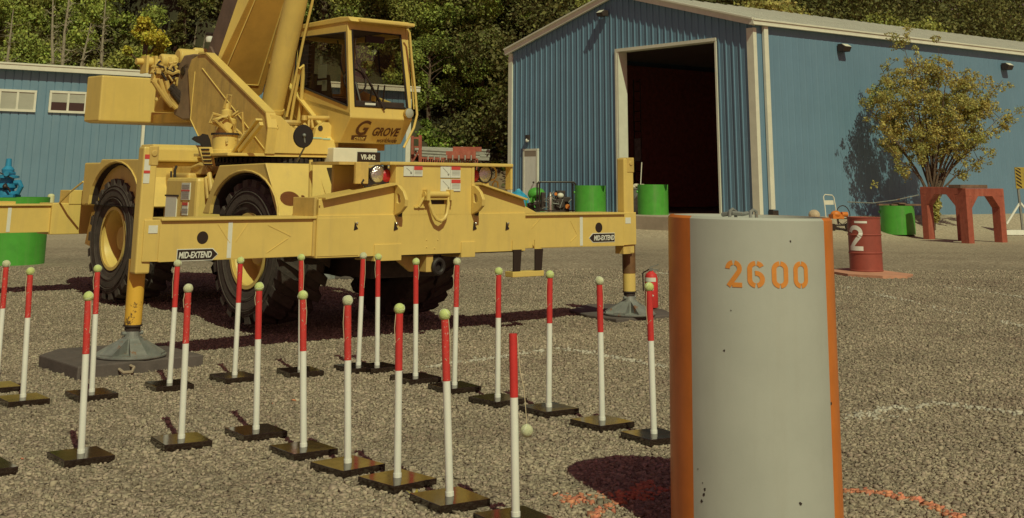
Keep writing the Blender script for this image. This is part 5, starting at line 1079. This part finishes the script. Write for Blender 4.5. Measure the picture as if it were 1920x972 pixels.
MB().lathe([(0,.0),(.20,.0),(.24,.78),(.26,.80),(.24,.82),(.22,.80),(.19,.05)],(0,0,0),'z',20).build('bin_shell','grey',t,smooth=True)
mb=MB(); g2=random.Random(5); [mb.sph((g2.uniform(-.2,.3),g2.uniform(-.15,.1),.84+g2.uniform(0,.06)),g2.uniform(.06,.1),6,1.2,1,.7) for _ in range(8)]; mb.build('rags',mat('rag_cloth',(.62,.55,.42),.9,noise=.2),t,smooth=True)
MB().cyl((.02,0,.5),(.10,0,1.62),.016,n=6).build('stick','trim',t)
# ================================================================== LEFT SIDE: BLUE WELLHEAD, BOLLARD
YV=dP[1]; q=at(2,470,YV); q=np.array([q[0],YV,dP[2]-.02+dH]); t=thing('blue_valve_stack','bright blue cast valve stack standing on the green drum at the left edge','valve stack',q,0)
zz=lambda py: zat(5,py,YV)-q[2]
mb=MB(); z0=zz(376); mb.box(-.3,.2,-.2,.2,0,.04)
mb.lathe([(0,.04),(.2,.04),(.2,z0-.02),(.22,z0-.02),(.26,z0),(.16,z0+.02),(.15,zz(355)),(.2,zz(352)),(.2,zz(346)),(.13,zz(344)),(.13,zz(335)),(.22,zz(334)),(.22,zz(330)),(.10,zz(328)),(.12,zz(318)),(.06,zz(312)),(.05,zz(298)),(0,zz(297))],(-.02,0,0),'z',24)
b=mb.build('valve_body','bluem',t,smooth=True)
mb=MB(); zc=zz(352); mb.tube([(.15,-.05,zz(343)),(.25,-.07,zz(342)),(.29,-.08,zz(350)),(.24,-.08,zz(362)),(.12,-.06,zz(364))],.05,10); mb.cyl((-.35,0,zc),(.1,0,zc),.1,n=16); mb.cyl((.05,-.25,zz(326)),(.05,.1,zz(326)),.05,n=10); mb.build('side_port','bluem',t,smooth=True)
mb=MB(); mb.tube([(.0,-.18,zz(350)),(.1,-.22,zz(352)),(.14,-.2,zz(360))],.02,6).tube([(-.1,-.2,zz(324)),(.17,-.2,zz(335))],.012,6).sph((.02,-.16,zz(350)),.06,6); mb.build('gate_hook','ink',t)
c=onground(92,432); q=at(93,400,38.0); q=np.array([q[0],38,zg(q[0],38)]); o=MB().lathe([(0,0),(.10,0),(.10,zat(93,367,38)-q[2]),(.06,zat(93,364,38)-q[2]),(0,zat(93,363.5,38)-q[2])],(0,0,0),'z',16).build('bollard',mat('bollard_cream',(.62,.62,.36),.6,noise=.1),smooth=True); o.location=q; tag(o,'cream round bollard in front of the pale blue building','bollard')
o=MB().box(-2.2,1.6,-.25,.25,0,.30).box(1.5,1.56,-.2,-.15,-.4,0).build('timber_beam','wood',None,bevel=.02) if False else None
# scrap on the shaded ground under the crane
q=onground(655,512); t=MB(); t.bar((-.7,0,.04),(.7,.1,.04),.07,.05).bar((-.3,.2,.1),(.5,.25,.1),.03,.03).bar((-.25,.2,.1),(0,.22,.3),.03,.03).bar((0,.22,.3),(.3,.24,.1),.03,.03).bar((.3,.24,.1),(.5,.25,.3),.03,.03).bar((-.3,.2,.3),(.6,.25,.3),.03,.03); o=t.build('lattice_scrap','trim'); o.location=q; tag(o,'short pale lattice piece lying beyond the front tyres','lattice piece')
q=onground(735,522); o=MB().prism([(-.9,-.3),(.25,-.35),(.3,.3),(-.9,.3)],'z',0,.06).build('rear_mat','mat',None,bevel=.01); o.location=q; tag(o,'thin dark mat lying on the gravel beyond the crane','mat'); o.name='ground_mat'
mb=MB(); 
for a in (0,1.5,2.6,4.2): mb.tube([(0,0,.07),(.09*math.cos(a),.09*math.sin(a),.10),(.16*math.cos(a+.4),.16*math.sin(a+.4),.03)],.014,6)
o=mb.build('rope_knot',mat('yellow_rope',(.6,.42,.12),.8)); o.location=(q[0]+.1,q[1]+.1,q[2]); tag(o,'knotted yellow rope on the mat beyond the crane','rope')
# ================================================================== RACKS AND PIPES BEHIND
Yk=60; 
def gk(px,py,Y=Yk): return at(px,py,Y)
c=gk(790,300); zb=zg(c[0],Yk); t=thing('rusty_rack','rusty red steel rack post with cross braces behind crane','rack',(c[0],Yk,zb),0)
f_=lambda px,py,dy=0:(gk(px,py)[0]-c[0],dy,gk(px,py)[2]-zb)
mb=MB(); mb.bar((f_(789,310)[0],0,0),f_(788,254),.14,.14).bar((f_(772,310)[0],.8,0),f_(771,254,.8),.12,.12); mb.bar(f_(776,259),f_(789,259),.09,.09).bar(f_(777,276),f_(789,276),.08,.08).bar(f_(774,303),f_(788,279),.07,.07).bar(f_(776,285,.5),f_(789,300),.06,.06); mb.build('frame','rust',t)
t=thing('truss_section','long rusty red lattice truss lying on its side behind the crane','truss',(c[0],Yk-.8,zb),0)
mb=MB(); x0=f_(789,300)[0]; x1=f_(897,300)[0]; zT=f_(800,297)[2]; zB=.35
for y in (0,.5): mb.bar((x0,y,zT),(x1,y,zT-.05),.07,.07).bar((x0,y,zB),(x1,y,zB),.08,.08)
n=26
for k in range(n): xa=x0+(x1-x0)*k/n; mb.bar((xa,0,zB),(xa+(x1-x0)/n*.9,0,zT-.03),.045,.045).bar((xa,.0,zT),(xa,.5,zT),.04,.04)
mb.build('lattice','rust',t); mb=MB(); xb=f_(838,300)[0]; mb.box(xb,x1-.1,-.25,.1,zT-.02,zT+.30).box(xb+.3,xb+1.6,-.1,.3,zT+.3,zT+.5); mb.build('channel','rust',t); [MB().cyl((x,-.35,zT-.1),(x,-.3,zT+.12),.03,n=8).build('clamp','pipe',t) for x in np.linspace(xb-.8,x1-.3,8)]
t=thing('pipe_pile','pale grey pipes piled in the shade under the trees','pipe pile',(gk(835,290,64)[0],64,zg(gk(835,290,64)[0],64)),.05)
for k in range(9):
    z=gk(835,292-k*1.8,64)[2]-zg(gk(835,290,64)[0],64); y=.2*(k%3); MB().cyl((-1.5+.1*(k%2),y,z),(1.2+.5*(k%3),y,z-.12),.075,n=10).build('pipe','pipe',t,smooth=True)
o=tag(MB().bar((-1.0,0,.3),(1.4,.1,.25),.16,.14).bar((-.6,.1,.45),(1.2,0,.5),.14,.12).sph((.1,0,.65),.18,6).build('scrap_heap','pipe',None),'heap of pale scrap metal right of the pipe pile','scrap heap'); q=gk(862,292,62); o.location=(q[0],62,q[2]-.4)
# ================================================================== TREES
def leaves(name,blobs,nl,size,m,parent,seed,shell=.55,flat=0):
    """leaf sprays: a small bent quad each, packed in the outer part of every clump"""
    g=np.random.default_rng(seed); bl=np.array(blobs,float); w=(bl[:,3]**2); w/=w.sum(); k=g.choice(len(bl),nl,p=w)
    d=g.normal(size=(nl,3)); d/=np.linalg.norm(d,axis=1)[:,None]; r=g.random(nl)**shell
    c=bl[k,:3]+d*(r*bl[k,3])[:,None]*np.array([1,1,.8 if not flat else flat])+g.normal(size=(nl,3))*size*.5
    nrm=d*.5+g.normal(size=(nl,3))*.8+np.array([0,0,.35]); nrm/=np.linalg.norm(nrm,axis=1)[:,None]
    a=np.cross(nrm,g.normal(size=(nl,3))); a/=np.linalg.norm(a,axis=1)[:,None]+1e-9; b=np.cross(nrm,a)
    s=size*g.uniform(.55,1.35,nl)[:,None]; a=a*s; b=b*s*.62
    fold=nrm*s*g.uniform(-.25,.25,(nl,1))
    V=np.stack([c-a,c-b+fold,c+a,c+b+fold],1).reshape(-1,3); Fc=np.arange(nl*4).reshape(-1,4)
    return npmesh(name,V,Fc,m,parent)
def limbs(mb,base,tips,r0,seed,wob=.12):
    g=random.Random(seed)
    for tp,rr,st in tips:
        p0=Vector(st); p1=Vector(tp); n=5; L=(p1-p0).length; pts=[];rs=[]
        for i in range(n+1):
            f=i/n; q=p0.lerp(p1,f)+Vector((g.gauss(0,wob),g.gauss(0,wob),g.gauss(0,wob*.5)))*L*.12*(1 if 0<i<n else 0); q.z+=math.sin(f*math.pi)*L*.04; pts.append(q); rs.append(rr*(1-.8*f))
        mb.tube(pts,rs,6)
# ---------------- tree at the wall of the big shed
def walltree():
    Yt=36.0
    while ((at(1747,430,Yt)[:2]-QB[:2])@NB)<-2.2: Yt+=.05
    q=at(1747,441,Yt); q[2]=zg(q[0],q[1])
    t=thing('young_tree','small autumn tree with yellowing leaves against the long blue wall','tree',q,0)
    P=lambda px,py,dy=0: np.array([at(px,py,Yt+dy)[0]-q[0],dy,at(px,py,Yt+dy)[2]-q[2]])
    mb=MB(); g=random.Random(21)
    mb.tube([(0,0,-.1),(.03,0,.35),P(1752,400),P(1750,370)],[.13,.115,.11,.12],10)
    hub=P(1750,372); ends=[]; twigs=[]
    for px,py,dy in ((1620,190,-.4),(1650,120,.2),(1690,70,0),(1715,95,-.5),(1735,110,.5),(1760,90,.1),(1785,110,-.3),(1810,130,.5),(1850,155,.1),(1880,150,-.2),(1640,220,.4),(1668,280,-.5),(1845,210,-.5),(1880,215,.3),(1835,270,.3),(1905,214,.0),(1700,180,-.8),(1770,180,-.9),(1800,230,-.7),(1720,240,-.8),(1660,170,.6),(1840,300,-.2)):
        e=P(px,py,dy); st=hub+np.array([g.uniform(-.08,.08),g.uniform(-.06,.06),g.uniform(-.25,.1)]); ends.append(e)
        mid=st+(e-st)*.45+np.array([0,0,.25]); 
        mb.tube([st,st+(mid-st)*.5+np.array([0,0,.12]),mid,mid+(e-mid)*.5+np.array([g.gauss(0,.06),0,g.gauss(0,.06)]),e],[.038,.031,.023,.014,.005],6)
        for k in range(6):
            f=g.uniform(.35,.95); b0=mid+(e-mid)*(f-.45)/.55 if f>.45 else st+(mid-st)*f/.45; b1=b0+np.array([g.gauss(0,.28),g.gauss(0,.25),g.uniform(.02,.45)]); mb.tube([b0,(b0+b1)/2+np.array([0,0,.03]),b1],[.012,.008,.004],4); twigs.append(b1)
    mb.build('trunk','bark',t,smooth=True)
    bl=[]
    for e in ends:
        for k in range(6): f=g.uniform(.5,1.03); c=hub+(e-hub)*f; bl.append((c[0]+g.gauss(0,.15),c[1]+g.gauss(0,.18),c[2]+g.gauss(0,.15)+.05,g.uniform(.08,.2)))
    for tw in twigs: bl.append((*tw,g.uniform(.09,.22)))
    o=P(1745,205)
    for k in range(230):
        a=g.uniform(0,6.3); rr=g.random()**.5; c=o+np.array([rr*1.8*math.cos(a),g.uniform(-1,1)*.95,rr*1.4*math.sin(a)]); bl.append((c[0],c[1],c[2],g.uniform(.10,.30)))
    for px,py in ((1640,345),(1680,300),(1690,320),(1840,300),(1835,318),(1815,290),(1625,225),(1615,195),(1890,218),(1885,240),(1690,80),(1700,66),(1895,160)): c=P(px,py); bl.append((c[0],c[1],c[2],.13))
    bl=[b for b in bl if b[2]>P(0,335)[2] or b[3]<.2]
    leaves('crown',bl,31000,.040,'leafO',t,5,shell=.4)
    iv=[(*(P(1752,py)+np.array([g.gauss(0,.05),-.08,0])),.13) for py in range(372,415,5)]
    leaves('ivy',iv,700,.045,'leafO',t,6)
walltree()
# ---------------- woodland
def broadleaf(loc,H,Wd,m,label,cat='tree',seed=1,trunk='bark',nl=5200,size=.17,lean=0,dens=1.0,low=.18,name='broadleaf_tree',group=None):
    g=random.Random(seed); t=thing(name,label,cat,(loc[0],loc[1],zg(loc[0],loc[1])-.1),g.uniform(0,6.28),group)
    mb=MB(); mb.tube([(0,0,0),(.1*lean,.1,H*.3),(.3*lean,0,H*.62),(.4*lean,.1,H*.93)],[.028*H,.022*H,.014*H,.003*H],8)
    bl=[];n=int(34*dens)
    for k in range(n):
        z=H*(low+ (1-low)*g.random()**.85); f=(z/H-low)/(1-low); prof=math.sin(math.pi*min(.97,max(.1,f*.85+.12)))**.6; a=g.uniform(0,6.3); rr=Wd*.5*prof*(g.random()**.45); r=g.uniform(.09,.19)*Wd
        c=(rr*math.cos(a)+.4*lean*f,rr*math.sin(a),z-r*.3); bl.append((*c,r*g.choice((.6,1,1))))
        if k%2==0: mb.tube([(.3*lean*f,0,max(.2,z-H*.16)),(c[0]*.5,c[1]*.5,z-H*.05),c],[.008*H,.005*H,.002*H],5)
    mb.build('trunk',trunk,t,smooth=True)
    leaves('crown',bl,int(nl*dens),size,m,t,seed,shell=.5); return t
def conifer(loc,H,Wd,m,label,seed=1,name='conifer',nl=20000,group=None):
    g=np.random.default_rng(seed); t=thing(name,label,'conifer',(loc[0],loc[1],zg(loc[0],loc[1])-.1),float(g.uniform(0,6.28)),group)
    mb=MB(); mb.tube([(0,0,0),(.05,0,H*.5),(0,0,H)],[.02*H,.012*H,.002*H],8)
    C=[];N_=[]
    nb=int(H*7)
    per=nl//nb
    for k in range(nb):
        f=(k+g.random())/nb; z=H*(.12+.87*f); L=Wd*.5*(1-f)**.8*g.uniform(.6,1.1)+.15; a=g.uniform(0,6.28); dr_=np.array([math.cos(a),math.sin(a),-.12]); sd=np.array([-math.sin(a),math.cos(a),0])
        mb.tube([(0,0,z),tuple(np.array([0,0,z])+dr_*L*.5+np.array([0,0,.05])),tuple(np.array([0,0,z])+dr_*L+np.array([0,0,-.08*L]))],[.015,.01,.004],4)
        s=g.random(per)**.7; wd_=(1-s*.75)*L*.28; q=np.array([0,0,z])+dr_*(s*L)[:,None]+sd*(g.uniform(-1,1,per)*wd_)[:,None]+np.array([0,0,1])*(g.normal(0,.07,per)-.10*s*L-.05)[:,None]; C.append(q)
    mb.build('trunk','bark',t,smooth=True)
    c=np.concatenate(C); n=len(c); nrm=g.normal(size=(n,3))*.55+np.array([0,0,.9]); nrm/=np.linalg.norm(nrm,axis=1)[:,None]; a=np.cross(nrm,g.normal(size=(n,3))); a/=np.linalg.norm(a,axis=1)[:,None]; b=np.cross(nrm,a)
    s=g.uniform(.06,.14,n)[:,None]; V=np.stack([c-a*s,c-b*s*.4,c+a*s,c+b*s*.4],1).reshape(-1,3); npmesh('foliage',V,np.arange(n*4).reshape(-1,4),m,t); return t
def bare(loc,H,label,seed,group=None,twig=34):
    g=random.Random(seed); t=thing('bare_tree',label,'bare tree',(loc[0],loc[1],zg(loc[0],loc[1])-.1),0,group)
    mb=MB(); top=Vector((g.uniform(-.5,.5),0,H)); b1=Vector((g.uniform(-.35,.35),0,H*.5)); mb.tube([(0,0,0),b1*.5+Vector((.1,0,0)),b1,b1.lerp(top,.5)+Vector((-.1,0,0)),top],[.15,.13,.10,.07,.02],8); mb.build('trunk','palebark',t,smooth=True)
    mb=MB()
    for k in range(twig):
        f=g.uniform(.35,.97); p=(Vector((0,0,0)).lerp(b1,f*2) if f<.5 else b1.lerp(top,f*2-1)); a=g.uniform(0,6.3); L=g.uniform(.5,1.5)*(1.15-f); e=p+Vector((math.cos(a)*L,math.sin(a)*L*.6,L*g.uniform(-.25,.8))); md=(p+e)/2+Vector((0,0,g.uniform(-.1,.15))); mb.tube([p,md,e],[.034,.022,.008],4)
        for j in range(2): e2=md+Vector((g.gauss(0,.35),g.gauss(0,.2),g.gauss(.1,.3))); mb.tube([md,e2],[.010,.004],4)
    mb.build('branches','palebark',t); return t
def spot(px,Y): return (at(px,200,Y)[0],Y)
G_='trees on the slope behind the sheds'
T=[ # px, Y, H, W, material, label, seed, density
 (20,70,9.2,6.5,'leafG','green broadleaf tree over the left roof at far left corner',1,1.1),
 (215,71,8.6,5.5,'leafM','olive leafed tree over the left building right of bare trunks',2,1.1),
 (264,65.5,9.6,2.5,'leafY','low yellow leafed maple just above counterweight and winch',3,.6),
 (60,77,12,6,'leafM','mixed olive tree behind the far left broadleaf',4,1),
 (160,79,13,6.5,'leafG','tall green tree rising behind the bare pale trunks',5,1),
 (600,74,12,6.5,'leafM','olive tree between the boom and the cab roof',7,1),
 (700,76,13,7,'leafD','dark leafed tree directly above the cab roof',8,1),
 (800,73,9.5,6.2,'leafM','tall olive maple right of the cab with autumn tints',9,1.3),
 (850,71,7.6,5.8,'leafG','full green maple between the cab and big shed',10,1.5),
 (905,70,5.4,4.6,'leafG','rounded green tree in front of the tall ones, left of shed corner',11,1.4),
 (940,68.5,3.4,2.9,'leafB','bright green bush against the big shed left corner',12,.9),
 (805,69,4.6,4.2,'leafG','low green maple overhanging the pipe pile',13,1.2),
 (885,78,13,7,'leafM','tallest olive tree in the gap between cab and shed',14,1.2),
 (1010,80,13,7,'leafM','olive tree above the left slope of the big shed roof',16,1),
 (1075,84,14,6,'leafG','green tree peeping over the big shed left roof edge',17,.9)]
for k,(px,Y,H,Wd,m,lab,sd,dn) in enumerate(T):
    x,y=spot(px,Y); broadleaf((x,y),H,Wd,m,lab,seed=sd,dens=dn,group=G_,nl=15000 if H>6 else 9000,size=.095 if H>6 else .08,low=(.32 if px<870 else .08) if 800<=px<945 else (.62 if m=='leafY' else .15))
for px,Y,H,Wd,lab,sd in ((335,72,13,5.2,'dark conifer behind the hoist winch left of boom',31),(395,74,14,5.5,'dark conifer directly behind the crane boom',32),(455,78,14,6,'dark conifer in the gap right of the boom foot',33),(945,76,13,4.5,'dark conifer standing close to the big shed gable corner',34),(110,82,15,6,'dark conifer deep behind the bare pale trunks',35),(755,80,14,5.5,'dark conifer above right of the cab roof',36)):
    x,y=spot(px,Y); conifer((x,y),H,Wd,'leafD',lab,seed=sd,group=G_)
for px,Y,H,lab,sd in ((118,64.5,11.8,'tallest bare pale trunk above the left roof',41),(152,64.2,9.3,'short bare pale snag right of the tallest one',42),(96,65,11.2,'leaning bare tree left of the tallest pale trunk',43),(10,64.5,10.0,'bare branching sapling at the far left edge',44),(190,65,10.6,'thin bare tree between the snag and yellow maple',45)):
    x,y=spot(px,Y); bare((x,y),H,lab,sd,'bare pale trees above the left roof')
# trees seen over the right end of the big shed
for k,(u,v,H,Wd,m,lab) in enumerate(((12,19,11,7,'leafM','olive tree over the big shed roof, left of three'),(22,19,11,8,'leafO','autumn brown tree over the big shed roof, middle of three'),(34,19,11,9,'leafM','olive tree over the big shed roof, right of three'))):
    p=W2(u,v,0); broadleaf((p[0],p[1]),H,Wd,m,lab,seed=60+k,dens=1.2,nl=16000,size=.11,group='trees over the right shed roof')
# undergrowth and the closed wood behind: one mass
def wood():
    g=random.Random(77); bl=[]
    for k in range(2600):
        px=g.uniform(-220,1200); Y=g.uniform(72,92); x=at(px,200,Y)[0]; z=zg(x,Y); h=g.uniform(.0,9); bl.append((x,Y,z+h,g.uniform(.9,1.9)))
    for k in range(90):
        px=g.uniform(780,955); Y=g.uniform(70.5,74); x=at(px,200,Y)[0]; bl.append((x,Y,zg(x,Y)+g.uniform(.1,1.6),g.uniform(.35,.8)))
    for k in range(1900):
        u=g.uniform(9,66); v=g.uniform(20,36); p=W2(u,v,0); bl.append((p[0],p[1],zg(p[0],p[1])+g.uniform(0,15),g.uniform(.9,1.8)))
    return bl
tag(leaves('forest',wood(),850000,.115,'leafD',None,99,shell=.45),kind='stuff')
g=random.Random(5); bl=[]
for k in range(420): px=g.uniform(-100,1150); Y=g.uniform(71,82); x=at(px,200,Y)[0]; bl.append((x,Y,zg(x,Y)+g.uniform(.3,11),g.uniform(.4,1.0)))
tag(leaves('sunlit_undergrowth',bl,150000,.10,'leafG',None,98,shell=.45),kind='stuff')
# low weeds where the bank meets the yard
bl=[(onpl(g.uniform(790,958),300,(0,66+g.random()*2,0),(0,1,0))[0],66+g.random()*2.5,0,0) for _ in range(30)]
bl=[(x,y,zg(x,y)+.1,g.uniform(.15,.35)) for x,y,_,_ in bl]
tag(leaves('weeds',bl,3500,.10,'leafB',None,97),kind='stuff')
